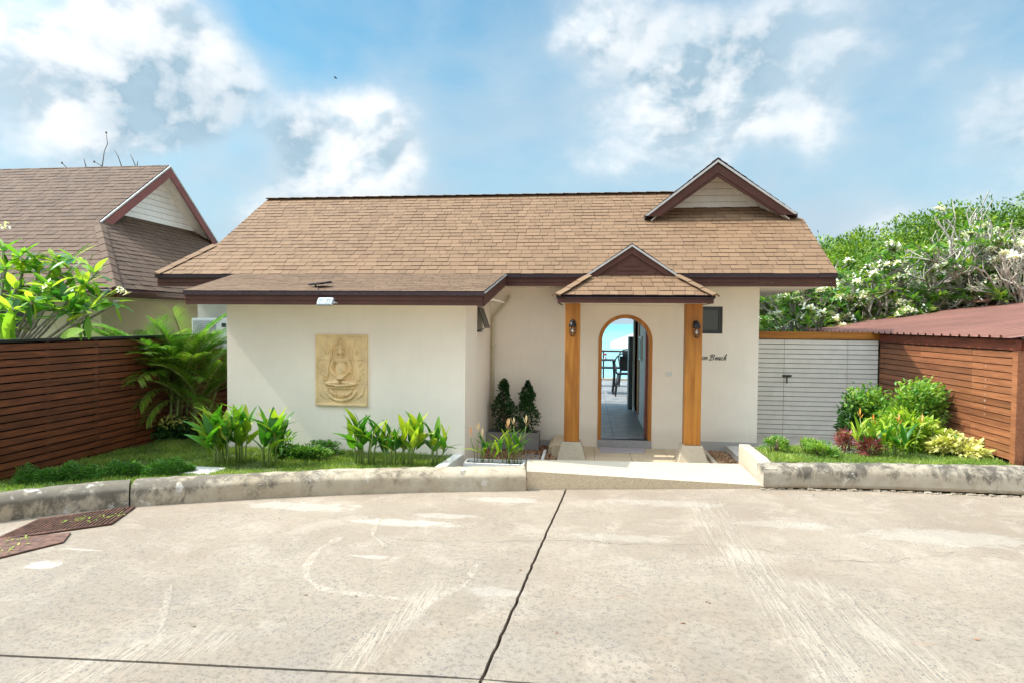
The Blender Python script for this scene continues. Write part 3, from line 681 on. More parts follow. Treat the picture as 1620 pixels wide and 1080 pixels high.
# small dark window right of the porch
fr = MB(); q = .055
fr.box(wx0, wx1, WY+.05, WY+.10, wz0, wz0+q); fr.box(wx0, wx1, WY+.05, WY+.10, wz1-q, wz1); fr.box(wx0, wx0+q, WY+.05, WY+.10, wz0+q, wz1-q); fr.box(wx1-q, wx1, WY+.05, WY+.10, wz0+q, wz1-q)
wn = fr.obj('window', M['frame'], villa, .004)
box('pane', wx0+q, wx1-q, WY+.07, WY+.08, wz0+q, wz1-q, M['frosted'], wn)
# arched door frame
def arch_ring(r0, r1, y0, y1, zbot, name, mat, par):
    out = [(dc-r1, zbot)]+[(dc-r1*cos(pi*i/28), sp+r1*sin(pi*i/28)) for i in range(29)]+[(dc+r1, zbot)]
    inn = [(dc-r0, zbot)]+[(dc-r0*cos(pi*i/28), sp+r0*sin(pi*i/28)) for i in range(29)]+[(dc+r0, zbot)]
    n = len(out); vs = [(x, y0, z) for x, z in out]+[(x, y0, z) for x, z in inn]+[(x, y1, z) for x, z in out]+[(x, y1, z) for x, z in inn]
    fs = []
    for i in range(n-1):
        fs += [(i, i+1, n+i+1, n+i), (2*n+i, 3*n+i, 3*n+i+1, 2*n+i+1), (n+i, n+i+1, 3*n+i+1, 3*n+i), (i, 2*n+i, 2*n+i+1, i+1)]
    b = MB(); b.add(vs, fs); return b.obj(name, mat, par)
df = arch_ring(dr-.062, dr-.001, WY-.012, WY+.17, .0, 'door_frame', M['teak'], villa)
for z in (.35, .95, 1.5, 1.62): box('hinge', dc-dr+.058, dc-dr+.066, WY+.05, WY+.09, z, z+.09, M['grey'], df)
box('threshold', dc-.46, dc+.46, WY-.03, WY+.17, -.16, 0, M['thresh'], villa, .004)
box('door_track', dc-.395, dc+.395, WY+.03, WY+.12, .001, .014, M['bmetal'], villa)
# interior: floor tiles, corridor wall, room wall, ceiling
fl = bpy.data.objects.new('interior_floor', None); _put(fl, None); fl['kind'] = 'structure'
tm = MB(); tm.box(.003, .597, .003, .597, -.02, 0); tme = tm.mesh('floor_tile', M['tile'])
for i in range(4):
    for k in range(20):
        place('tile', tme, fl, Matrix.Translation((-.72+i*.6, WY+.18+k*.6, -.003 if (k > 6) else 0)))
b = MB(); b.box(-6.9, 2.7, WY+.171, 14.9, -.2, -.022); b.box(-6.9, 4.5, 14.9, 23.1, -.2, -.022); b.obj('floor_base', M['soil'], fl)
b = MB(); b.box(-6.9, -.725, WY+.18, 23.1, -.0215, -.004); b.box(1.685, 4.5, 14.9, 23.1, -.0215, -.004); b.obj('floor_field', M['tile'], fl)
cx = at(1016, 672, 'z', 0).x
p1 = at(1010.5, 640, 'x', cx).y; p2 = at(1003, 640, 'x', cx).y
b = MB(); b.box(cx, cx+.1, WY+.35, p1, 0, 2.5); b.box(cx, cx+.1, p1, p2, 2.08, 2.5); b.box(cx, cx+.1, p2, 14.9, 0, 2.5); b.obj('corridor_wall', M['inwall'], villa)
b = MB(); b.box(cx-.015, cx, WY+.35, p1-.04, 0, .09); b.box(cx-.015, cx, p2+.04, 14.8, 0, .09); b.obj('skirting_board', M['white'], villa)
db = MB(); db.box(cx-.02, cx, p1-.06, p1, 0, 2.12); db.box(cx-.02, cx, p2, p2+.06, 0, 2.12); db.box(cx-.02, cx, p1, p2, 2.08, 2.14); db.obj('inner_door_frame', M['teak'], villa)
box('inner_door', cx+.05, cx+.09, p1, p2, 0, 2.08, M['teak'], villa)
lx = at(1018.5, 640, 'y', WY+.36).x
box('open_door_leaf', lx, lx+.045, WY+.175, WY+.36, 0, 2.1, M['fascian'], villa)
box('corridor_end_jamb', cx-.04, cx+.1, 14.9, 15.0, 0, 2.5, M['inwall'], villa)
box('ceiling', -7.14, 2.71, WY+.16, 14.9, 2.5, 2.56, M['white'], villa)
box('terrace_ceiling', -6.5, 3.2, 14.9, 15.5, 2.42, 2.5, M['fascia'], villa)
box('room_wall', -4.0, -3.9, WY+.16, 14.9, 0, 2.5, M['inwall'], villa)
# ------------------------------------------------------------------ shingle roofs
def clip(poly, convex):
    out = poly
    n = len(convex); area = sum(convex[i][0]*convex[(i+1) % n][1]-convex[(i+1) % n][0]*convex[i][1] for i in range(n)); sg = 1 if area > 0 else -1
    for i in range(n):
        a, c = convex[i], convex[(i+1) % n]; ex, ey = (c[0]-a[0])*sg, (c[1]-a[1])*sg
        def side(p): return ex*(p[1]-a[1])-ey*(p[0]-a[0])
        res = []
        for k in range(len(out)):
            p, q = out[k], out[(k+1) % len(out)]; sp_, sq = side(p), side(q)
            if sp_ >= -1e-9: res.append(p)
            if (sp_ > 1e-9 and sq < -1e-9) or (sp_ < -1e-9 and sq > 1e-9):
                t = sp_/(sp_-sq); res.append((p[0]+(q[0]-p[0])*t, p[1]+(q[1]-p[1])*t))
        out = res
        if len(out) < 3: return []
    return out
TABS = []   # (roof, matrix, w, thick, tint, screen area, clipped polygon or None)
EX = .14
def shingle_field(roof, O, Uv, Vv, polys, rg, ex=EX, tabs=TABS, dark=.45, thick=.0135):
    Uv = Vector(Uv).normalized(); Vv = Vector(Vv).normalized(); Nn = Uv.cross(Vv).normalized()
    if Nn.z < 0: Nn = -Nn
    umin = min(p[0] for q in polys for p in q); umax = max(p[0] for q in polys for p in q); vmax = max(p[1] for q in polys for p in q)
    k = 0; v = 0.
    while v < vmax:
        u = umin-rg.uniform(0, .3)
        while u < umax:
            w_ = rg.choice((.14, .18, .22, .26)); th = thick if rg.random() < dark else .0085-.3*max(0, .0135-thick); ti = rg.choice((.05, .3, .5, .7, .95))
            e_ = min(ex+.012, vmax-v+.001); rect = [(u, v), (u+w_-.006, v), (u+w_-.006, v+e_), (u, v+e_)]
            for q in polys:
                c = clip(rect, q)
                if len(c) < 3: continue
                full = len(c) == 4 and all(abs(c[i][0]-rect[j][0])+abs(c[i][1]-rect[j][1]) < 1e-6 for i, j in enumerate(range(4))) and e_ > ex
                ar = abs(sum(c[i][0]*c[(i+1) % len(c)][1]-c[(i+1) % len(c)][0]*c[i][1] for i in range(len(c))))/2
                ctr = O+Uv*(u+w_/2)+Vv*(v+ex/2); vec = (Vector((0, 0, H))-ctr); dist = vec.length
                sa = ar*max(0, Nn.dot(vec.normalized()))/dist**2 if vec.normalized().dot(Nn) > 0 else 0
                tabs.append((roof, O, Uv, Vv, Nn, u, v, w_, th, ti, sa if full else 0, c, full, ex))
            u += w_
        v += ex; k += 1
def tab_geo(c, v0, ex, th, ti, b, X=lambda u, v, n: (u, v, n)):
    n = len(c); hh = [th+(.0025-th)*min(1, (v-v0)/ex) for u, v in c]
    area = sum(c[i][0]*c[(i+1) % n][1]-c[(i+1) % n][0]*c[i][1] for i in range(n))
    if area < 0: c = c[::-1]; hh = hh[::-1]
    vs = [X(u, v, h_) for (u, v), h_ in zip(c, hh)]+[X(u, v, -.002) for u, v in c]
    b.add(vs, [tuple(range(n))]+[(i, i+n, (i+1) % n+n, (i+1) % n) for i in range(n)], [0]+[1]*n, ti)
def lay_tabs(tabs, limit, mats, single_name='shingle'):
    order = sorted([i for i, t in enumerate(tabs) if t[12] and t[10] > 0], key=lambda i: -tabs[i][10])[:limit]; keep = set(order); cache = {}; rest = {}
    for i, (roof, O, Uv, Vv, Nn, u, v, w_, th, ti, sa, c, full, ex) in enumerate(tabs):
        if i in keep:
            key = (w_, th, ti)
            if key not in cache:
                b = MB(); tab_geo([(0, 0), (w_-.006, 0), (w_-.006, ex+.012), (0, ex+.012)], 0, ex, th, ti, b); cache[key] = b.mesh('shingle', mats)
            mm = Matrix.Identity(4)
            for r in range(3): mm[r][0] = Uv[r]; mm[r][1] = Vv[r]; mm[r][2] = Nn[r]
            mm.translation = O+Uv*u+Vv*v; place(single_name, cache[key], roof, mm)
        else:
            b = rest.setdefault(roof.name, (roof, MB()))[1]
            tab_geo(c, v, ex, th, ti, b, lambda a, c2, n_, O=O, Uv=Uv, Vv=Vv, Nn=Nn: O+Uv*a+Vv*c2+Nn*n_)
    for roof, b in rest.values(): o = b.obj('shingles', mats, roof); o['kind'] = 'stuff'
PITCH = tan(radians(34)); EY = 10.3; EZ = 2.822
RY, RZ = 13.06, EZ+(13.06-EY)*PITCH
X0, X1 = -7.65, 3.85
sv = Vector((0, 1, PITCH)).normalized(); SL = (RY-EY)/sv.y
kY = 11.32
kv = (kY-EY)/sv.y
main = MB(); O = Vector((X0, EY, EZ))
dn = Vector((0, 0, -.03))
P3 = [Vector((X0, EY, EZ)), Vector((X1, EY, EZ)), Vector((X1, 11.95, EZ+(11.95-EY)*PITCH)), Vector((2.6, RY, RZ)), Vector((-6.98, RY, RZ)), Vector((-7.06, kY, EZ+(kY-EY)*PITCH))]
main.prism([p-Vector((0, 0, .06)) for p in P3], (0, 0, .055))
main.prism([Vector((-6.98, RY, RZ-.06)), Vector((2.6, RY, RZ-.06)), Vector((X1, 15.9, 2.76)), Vector((-7.3, 15.9, 2.76))], (0, 0, .055))
mr = main.obj('main_roof', M['tabedge'], villa)
rg = random.Random(11)
s0 = .60
shingle_field(mr, O, (1, 0, 0), sv, [[(s0, 0), (X1-X0, 0), (X1-X0, (11.95-EY)/sv.y), (2.6-X0, SL), (-6.98-X0, SL), (s0, kv)], [(0, 0), (s0, 0), (s0, kv)]], rg)
# ridge caps and the caps up the left edge
def caps(roof, a, c, wdt, mats, e=.17, name='ridge_cap', lift=.012, nrm=None, bend=.03):
    a, c = Vector(a), Vector(c); d = (c-a).normalized(); n = int((c-a).length/e); side = d.cross(Vector((0, 0, 1))).normalized(); upn = side.cross(d)
    if nrm is not None: upn = Vector(nrm).normalized(); side = d.cross(upn).normalized()
    cache = {}
    for i in range(n):
        ti = rnd.choice((.3, .5, .7, .9))
        if ti not in cache:
            b = MB(); L = e+.02
            b.add([(-wdt, 0, -bend+lift+.006), (0, 0, lift+.006), (wdt, 0, -bend+lift+.006), (-wdt, L, -bend+lift-.004), (0, L, lift-.004), (wdt, L, -bend+lift-.004),
                   (-wdt, 0, -bend-.01), (0, 0, -.01), (wdt, 0, -bend-.01)], [(0, 1, 4, 3), (1, 2, 5, 4), (0, 6, 7, 1), (1, 7, 8, 2)], [0, 0, 0, 0], ti); cache[ti] = b.mesh('ridge_cap', mats)
        mm = Matrix.Identity(4)
        for r in range(3): mm[r][0] = side[r]; mm[r][1] = d[r]; mm[r][2] = upn[r]
        mm.translation = a+d*e*i; place(name, cache[ti], roof, mm)
MT = [M['tab'], M['tabedge']]
caps(mr, (-6.98, RY, RZ+.01), (1.75, RY, RZ+.01), .12, MT, .28)
nrm = Vector((0, -PITCH, 1)).normalized()
caps(mr, Vector((-7.60, EY, EZ))+nrm*.012, P3[5]+nrm*.012+Vector((.05, 0, 0)), .075, MT, .3, nrm=nrm, bend=.0)
# wing roof (shallow)
ws = .18; WE = 8.05; WZ = 2.42
wl = at(372, 436, 'y', 10.29)
wv = Vector((0, 1, ws)).normalized(); wy1 = 10.40; wsl = (wy1-WE)/wv.y
WL0, WR0 = -5.56, -1.352
b = MB(); b.prism([(WL0, WE, WZ-.055), (WR0, WE, WZ-.055), (WR0, 10.30, WZ-.055+ws*2.25), (wl.x, 10.30, WZ-.055+ws*2.25)], (0, 0, .05)); wr = b.obj('wing_roof', M['tabedge'], villa)
O2 = Vector((WL0, WE, WZ)); shingle_field(wr, O2, (1, 0, 0), wv, [[(0, 0), (WR0-WL0, 0), (WR0-WL0, wsl-.1), (wl.x-WL0, wsl-.1)]], rg, .115, TABS, .38, .0085)
# porch roof: hipped skirt with little gable
PE, PEZ = 9.6, 2.445; PXL, PXR = -.486, 1.876; PT1 = 10.10; pz1 = PEZ+(PT1-PE)*.68; pxl, pxr = at(930, 435, 'y', PT1).x, at(1072, 433, 'y', PT1).x
pv = Vector((0, 1, .68)).normalized(); psl = (PT1-PE)/pv.y
gp = at(1000, 386, 'y', PT1-.04); 
b = MB(); e3 = -.045
b.prism([(PXL, PE, PEZ+e3), (PXR, PE, PEZ+e3), (pxr, PT1, pz1+e3), (pxl, PT1, pz1+e3)], (0, 0, .042))
b.prism([(PXL, PE, PEZ+e3), (pxl, PT1, pz1+e3), (pxl, 10.98, pz1+e3), (PXL, 10.98, PEZ+e3)], (0, 0, .042))
b.prism([(PXR, PE, PEZ+e3), (pxr, PT1, pz1+e3), (pxr, 10.98, pz1+e3), (PXR, 10.98, PEZ+e3)], (0, 0, .042))
gx0, gx1 = at(926, 436, 'y', PT1-.06).x, at(1074, 435, 'y', PT1-.06).x; gz = pz1-.01; pk = gp.z
b.prism([(gx0, PT1-.06, gz), (gp.x, PT1-.06, pk), (gp.x, 11.1, pk), (gx0, 11.1, gz)], (0, 0, -.03))
b.prism([(gx1, PT1-.06, gz), (gp.x, PT1-.06, pk), (gp.x, 11.1, pk), (gx1, 11.1, gz)], (0, 0, -.03))
pr = b.obj('porch_roof', M['tabedge'], villa)
shingle_field(pr, Vector((PXL, PE, PEZ)), (1, 0, 0), pv, [[(0, 0), (PXR-PXL, 0), (pxr-PXL, psl), (pxl-PXL, psl)]], rg, .125)
for s in (-1, 1):
    xe = PXL if s < 0 else PXR; xi = pxl if s < 0 else pxr; vv = Vector((xi-xe, 0, pz1-PEZ)).normalized(); sl2 = (Vector((xi, 0, pz1))-Vector((xe, 0, PEZ))).length
    shingle_field(pr, Vector((xe, PE, PEZ)), (0, 1, 0), vv, [[(0, 0), (1.36, 0), (1.36, sl2), (PT1-PE, sl2)]], rg, .125)
    gx = gx0 if s < 0 else gx1; vv = Vector((gp.x-gx, 0, pk-gz)); sl3 = vv.length
    shingle_field(pr, Vector((gx, PT1-.07, gz)), (0, 1, 0), vv, [[(0, 0), (.55, 0), (.95, sl3), (0, sl3)]], rg, .125)
hn = Vector((-.5, -.6, 1)); caps(pr, Vector((PXL-.01, PE-.01, PEZ+.015)), Vector((pxl, PT1-.04, pz1+.015)), .10, MT, .24, name='hip_cap', bend=.03)
caps(pr, Vector((PXR+.01, PE-.01, PEZ+.015)), Vector((pxr, PT1-.04, pz1+.015)), .10, MT, .24, name='hip_cap', bend=.03)
b = MB(); b.prism([(gx0+.06, PT1-.02, gz-.01), (gx1-.06, PT1-.02, gz-.01), (gp.x, PT1-.02, pk-.03)], (0, .03, 0)); pg = b.obj('porch_gable', M['fascia'], villa)
def chevron(name, xl, zl, xp, zp, xr, zr, th, y0, y1, mat, par, foot=True, off=0.):
    """rafter boards of vertical thickness th below the line feet-peak"""
    objs = []
    for s, (xa, za) in ((-1, (xl, zl)), (1, (xr, zr))):
        dx, dz = xp-xa, zp-za; L = math.hypot(dx, dz); t = th*L/abs(dx)
        k = abs(dx)/(dz) if dz else 0
        pts = [(xa, za-off), (xp, zp-off), (xp, zp-off-t)]
        if foot: pts += [(xa+(1 if dx > 0 else -1)*t*k, za-off)]
        else: pts += [(xa, za-off-t)]
        b = MB(); b.prism([(x, y0, z) for x, z in pts], (0, y1-y0, 0)); objs.append(b.obj(name, mat, par))
    return objs
chevron('rake_board', gx0+.03, gz, gp.x, pk-.055, gx1-.03, gz, .085, PT1-.05, PT1-.02, M['fascia'], villa)
chevron('drip_edge', gx0+.005, gz+.005, gp.x, pk-.012, gx1-.005, gz+.005, .028, PT1-.075, PT1-.05, M['drip'], villa)
for k in range(3): box('gable_board', gp.x-.36+.12*k, gp.x+.36-.12*k, PT1-.03, PT1-.02, gz+.005+.07*k, gz+.06+.07*k, M['fascia'], villa, .004)
lay_tabs(TABS, 272, MT)
# ------------------------------------------------------------------ front cross gable on the right
GYf = 11.86
gl, gt, grt = at(1020, 342, 'y', GYf), at(1136, 250, 'y', GYf), at(1262, 339, 'y', GYf)
gzb = (gl.z+grt.z)/2
D0 = []
b = MB()
yb = 16.5
for xa in (gl.x, grt.x): b.prism([(xa, GYf, gzb-.05), (gt.x, GYf, gt.z-.05), (gt.x, yb, gt.z-.05), (xa, yb, gzb-.05)], (0, 0, .045))
gr_ = b.obj('cross_gable_roof', M['tabedge'], villa)
TB2 = []
for xa in (gl.x, grt.x):
    vv = Vector((gt.x-xa, 0, gt.z-gzb)); L = vv.length
    shingle_field(gr_, Vector((xa, GYf-.01, gzb)), (0, 1, 0), vv, [[(0, 0), (1.3, 0), (3.2, L), (0, L)]], rg, EX, TB2)
lay_tabs(TB2, 0, MT)
iw = .225
chevron('rake_board', gl.x+.02, gzb-.01, gt.x, gt.z-.10, grt.x-.02, gzb-.01, iw*.62, GYf+.0, GYf+.03, M['fascia'], villa)
chevron('rake_board', gl.x+.17, gzb-.01, gt.x, gt.z-.10-iw*.62, grt.x-.17, gzb-.01, iw*.36, GYf+.014, GYf+.044, M['fascia'], villa, off=.0)
chevron('drip_edge', gl.x+.0, gzb+.0, gt.x, gt.z-.035, grt.x-.0, gzb+.0, .036, GYf-.025, GYf+.0, M['drip'], villa)
gw = 12.42; a_ = at(1135, 277, 'y', gw)
zs0 = EZ+(gw-EY)*PITCH
k = (gt.x-gl.x)/(gt.z-gzb)
for i in range(9):
    zlo = zs0-.02+.125*i; zhi = min(zlo+.118, gt.z-.08)
    if zlo > gt.z-.2: break
    wl_ = (gt.z-.05-zlo)*k; wh = (gt.z-.05-zhi)*k
    b = MB(); b.prism([(gt.x-wl_, gw-.014, zlo), (gt.x+wl_, gw-.014, zlo), (gt.x+wh, gw-.004, zhi), (gt.x-wh, gw-.004, zhi)], (0, .03, 0)); b.obj('gable_board', M['siding'], villa)
b = MB(); wl_ = (gt.z-.05-zs0+.1)*k; b.prism([(gt.x-wl_, gw+.02, zs0-.1), (gt.x+wl_, gw+.02, zs0-.1), (gt.x, gw+.02, gt.z-.05)], (0, .1, 0)); b.obj('gable_wall', M['siding'], villa)
for s, xa in ((-1, gl.x), (1, grt.x)):   # white underside of the gable overhang
    b = MB(); b.prism([(xa+.12*-s, GYf+.05, gzb-.09), (gt.x, GYf+.05, gt.z-.13), (gt.x, gw, gt.z-.13), (xa+.12*-s, gw, gzb-.09)], (0, 0, .02)); b.obj('soffit', M['siding'], villa)
# ------------------------------------------------------------------ fascias and soffits
def fascia(x0, x1, y, ztop, zbot, par=villa, drip=True, mat='fascia', groove=.55):
    zm = zbot+(ztop-zbot)*(1-groove)*.75
    box('fascia_board', x0, x1, y, y+.02, zm+.003, ztop-.02, M[mat], par); box('fascia_board', x0, x1, y+.008, y+.026, zbot, zm, M[mat], par)
    if drip: box('drip_edge', x0-.015, x1+.015, y-.012, y+.012, ztop-.02, ztop-.002, M['drip'], par)
fascia(WR0-.003, X1-.03, EY+.03, EZ-.012, 2.622)
fascia(X0+.03, WL0-.2, EY+.03, EZ-.012, 2.612)
fascia(WL0+.02, WR0-.02, WE+.02, WZ-.008, 2.236)
# sloping fascia on the wing's right end and drip
for y0, th, zo, nm, mt in ((0, .165, -.028, 'fascia_board', 'fascia'), (0, .022, -.008, 'drip_edge', 'drip')):
    x = WR0-.02 if nm == 'fascia_board' else WR0-.018
    b = MB(); b.prism([(x, WE+.045, WZ+zo-th), (x, WE+.045, WZ+zo), (x, 10.3, WZ+zo+ws*2.25), (x, 10.3, WZ+zo+ws*2.25-th)], (.02 if nm == 'fascia_board' else .03, 0, 0)); b.obj(nm, M[mt], villa)
b = MB(); b.prism([(WL0+.03, WE+.045, WZ-.19), (WL0+.03, WE+.045, WZ-.02), (wl.x+.05, 10.3, WZ+ws*2.25-.03), (wl.x+.05, 10.3, WZ+ws*2.25-.19)], (.02, 0, 0)); b.obj('fascia_board', M['fascia'], villa)
box('soffit', WL0+.06, WR0-.04, WE+.05, WF-.001, 2.29, 2.302, M['wall'], villa)
b = MB(); b.box(WR0-.34, WR0-.022, WF, 10.3, 2.345, 2.36); b.obj('soffit', M['wall'], villa)
b = MB(); b.box(WL0-.1, WXL-.001, WF, 10.95, 2.345, 2.36); b.obj('soffit', M['wall'], villa)
box('soffit', -7.55, 3.78, EY+.06, WY-.001, 2.642, 2.655, M['wall'], villa)
box('soffit', VX1+.001, 3.8, WY, 15, 2.642, 2.655, M['wall'], villa)
b = MB(); b.prism([(X1-.03, EY+.03, EZ-.21), (X1-.03, EY+.03, EZ-.03), (X1-.03, 11.9, EZ+(11.9-EY)*PITCH-.07), (X1-.03, 11.9, EZ+(11.9-EY)*PITCH-.25)], (.02, 0, 0)); b.obj('verge_board', M['fascia'], villa)
b = MB(); b.prism([(X0+.03, EY+.05, EZ-.21), (X0+.03, EY+.05, EZ-.06), (-7.03, kY, EZ+(kY-EY)*PITCH-.08), (-6.96, RY, RZ-.08), (-6.96, RY, RZ-.25), (-7.03, kY, 2.66)], (.02, 0, 0)); b.obj('verge_board', M['fascia'], villa)
# side gable closing walls above the eaves
for x in (-6.9, VX1-.13):
    b = MB(); b.prism([(x, EY+.7, 2.64), (x, 15.3, 2.64), (x, RY, RZ-.08)], (.1, 0, 0)); b.obj('gable_wall', M['wall'], villa)
# porch fascia ring + ceiling + pillars
box('fascia_board', PXL+.02, PXR-.02, PE+.02, PE+.045, 2.328, PEZ-.022, M['fascia'], villa); box('drip_edge', PXL-.0, PXR+.0, PE-.0, PE+.02, PEZ-.024, PEZ-.004, M['drip'], villa)
box('fascia_board', PXL+.02, PXL+.045, PE+.046, 10.99, 2.328, PEZ-.022, M['fascia'], villa); box('fascia_board', PXR-.045, PXR-.02, PE+.046, 10.99, 2.328, PEZ-.022, M['fascia'], villa)
box('porch_ceiling', PXL+.05, PXR-.05, PE+.05, 10.99, 2.335, 2.35, M['wall'], villa)
for (xl_, xr_) in ((-.36, -.121), (1.515, 1.766)):
    pl = box('pillar', xl_, xr_, 10.0, 10.22, .135, 2.334, M['teak'], villa, .006)
    b = MB(); z0_, z1_ = -.13, .132; a0, a1, d0, d1 = xl_-.105, xr_+.11, 9.89, 10.33
    a2, a3, d2, d3 = xl_-.03, xr_+.03, 9.97, 10.25
    b.add([(a0,d0,z0_),(a1,d0,z0_),(a1,d1,z0_),(a0,d1,z0_),(a2,d2,z1_),(a3,d2,z1_),(a3,d3,z1_),(a2,d3,z1_)], [(4,5,6,7),(0,1,5,4),(1,2,6,5),(2,3,7,6),(3,0,4,7)]); b.obj('pillar_base', M['aggt'], pl, .008)
box('porch_step', -.62, -.44, 10.25, 10.98, -.16, .0, M['aggf'], villa, .01)
box('porch_step', -.56, -.40, 10.1, 10.98, -.16, .06, M['aggf'], villa, .01)
# downpipe in the inner corner
b = MB(); b.tube([(VX0+.34, 10.93, 2.50), (VX0+.30, 10.93, 2.40), (VX0+.06, 10.93, 2.12), (VX0+.05, 10.93, 2.0), (VX0+.05, 10.93, -.15)], .028, 10); dp = b.obj('downpipe', M['wall2'], villa)
for z in (.6, 1.6): box('bracket', VX0+.015, VX0+.085, 10.89, 10.99, z, z+.025, M['wall2'], dp)
# ================================================================== FENCES, GATE, CARPORT
FX = -6.65
lf = thing('slat_fence', 'dark red brown slat fence with black top rail at the left edge', 'fence', (FX, 8.4, 0))
ybr = [6.28, at(77, 600, 'x', FX).y, at(155, 600, 'x', FX).y, at(213, 600, 'x', FX).y, 9.75, 10.95]
ns = 18; zt_ = 1.742; zb_ = .10; hs = (zt_-zb_)/ns
cache = {}
for k in range(ns):
    for i in (0, 2, 3, 4):
        y0 = ybr[i]; y1 = ybr[i+1] if i else ybr[2]
        if (y1 - y0) not in cache:
            b = MB(); L = y1-y0-.003; b.box(-.011, .011, 0, L, 0, hs-.017); cache[y1-y0] = b.mesh('slat', M['slatl'])
        o = place('slat', cache[y1-y0], lf, Matrix.Translation((FX+rnd.uniform(-.003, .003), y0, zb_+k*hs)))
for y in ybr: box('post', FX-.075, FX-.013, y-.035, y+.035, 0, zt_, M['fpost'], lf)
box('gap_shade_board', FX-.09, FX-.078, 6.25, 10.95, .05, zt_, M['gapshade'], lf)  # added dark sheet that paints shade into the slat gaps
box('top_rail', FX-.09, FX+.03, 6.22, 10.96, zt_+.002, zt_+.036, M['bmetal'], lf, .004)
box('end_post', FX-.075, FX+.02, 6.2, 6.268, 0, zt_, M['bmetal'], lf)
# right fence: slats face the garden, corner post, worn beam
RX = 5.27; zc = lambda z: z
rf = thing('slat_fence', 'chestnut slat fence below the worn red beam on the right', 'fence', (RX, 10, 0))
zt2, zb2 = 1.728, .36; ns = 15; hs2 = (zt2-zb2)/ns
by = [8.5, at(1537, 600, 'x', RX).y, at(1455, 600, 'x', RX).y, 12.08]
cache = {}
for k in range(ns):
    for i in range(3):
        L = by[i+1]-by[i]-.003
        if L not in cache:
            b = MB(); b.box(-.011, .011, 0, L, 0, hs2-.012); cache[L] = b.mesh('slat', M['slatr'])
        place('slat', cache[L], rf, Matrix.Translation((RX+.011+rnd.uniform(-.002, .002), by[i]+.0015, zb2+k*hs2)))
for k in range(4):
    L = by[3]-by[1]-.003
    b = MB(); b.box(-.011, .011, 0, L, 0, hs2-.012); o = b.mesh('slat', M['slatr']); place('slat', o, rf, Matrix.Translation((RX+.011, by[1], zb2-(k+1)*hs2)))
for y in by[1:]: box('post', RX+.024, RX+.08, y-.03, y+.03, -.05, zt2, M['fpost'], rf)
box('gap_shade_board', RX+.082, RX+.09, 8.52, 12.08, -.05, zt2, M['gapshade'], rf)  # added sheet, its black stands for shade behind the garden slats
b = MB()
for k in range(ns):
    for yy in (9.02, 9.75, by[2]+.03, by[1]+.03):
        if rnd.random() < .8: r_p = rnd.uniform(.010, .017) if yy == 9.02 else .005; zz_ = zb2+(k+.45)*hs2+rnd.uniform(-.008, .008); b.add([(RX-.0035, yy+r_p*cos(q*pi/4)*rnd.uniform(.8, 1.2), zz_+r_p*sin(q*pi/4)*1.1) for q in range(8)], [tuple(range(8))])
o = b.obj('filled_nail_hole', plain('pale_wood_filler', (.42,.27,.18), .8), rf); o['kind'] = 'stuff'
box('corner_post', RX-.005, RX+.10, 8.40, 8.497, .30, zt2+.002, M['slatr'], rf, .004)
box('beam', RX-.02, RX+.06, 8.42, 12.08, zt2+.004, 1.862, M['beamr'], rf, .004)
# fence panel turning towards the right, facing the driveway
ff = thing('slat_fence', 'short chestnut slat panel facing the driveway at the right edge', 'fence', (6.4, 8.44, 0))
for k in range(ns): box('slat', RX+.115, 8.4, 8.44+rnd.uniform(-.003, .003), 8.462, zb2+k*hs2, zb2+(k+1)*hs2-.012, M['slatr'], ff)
box('beam', RX+.062, 8.4, 8.40, 8.46, zt2+.004, 1.862, M['beamr'], ff, .004); box('gap_shade_board', RX+.115, 8.4, 8.475, 8.49, .3, zt2, M['gapshade'], ff)  # beam, plus an added black sheet painting the gaps as shaded
box('post', 8.3, 8.4, 8.42, 8.47, .3, zt2, M['slatr'], ff)
# white slat gate and side panels
GY = 12.1
gt_ = thing('slat_gate', 'white horizontal slat gate with black latch under the teak beam', 'gate', (4.0, GY, 0))
gx = [2.88, at(1240, 600, 'y', GY).x, at(1340, 600, 'y', GY).x, 5.255]
gz0, gz1 = -.25, 1.762; ng = 23; gh = (gz1-gz0)/ng
for i in range(3):
    b = MB(); b.box(.004, gx[i+1]-gx[i]-.004, 0, .018, 0, gh-.011); me = b.mesh('slat', M['gatew'])
    for k in range(ng): place('slat', me, gt_, Matrix.Translation((gx[i], GY, gz0+k*gh)))
box('gap_shade_board', 2.9, 5.25, GY+.06, GY+.07, -.1, gz1, M['gapshade'], gt_)  # black sheet added behind the gate, painted shade for the gaps
for x in gx: box('post', x-.02, x+.02, GY+.02, GY+.055, -.1, gz1, M['fpost'], gt_)
box('beam', 2.875, 5.262, GY-.03, GY+.06, gz1+.004, 1.90, M['teakx'], gt_, .004)
lt = box('latch', gx[1]-.03, gx[1]+.13, GY-.03, GY-.003, 1.075, 1.105, M['bmetal'], gt_, .003)
b = MB(); b.tube([(gx[1]+.045, GY-.035, 1.09), (gx[1]+.045, GY-.035, .955)], .011, 8); b.obj('handle', M['bmetal'], lt)
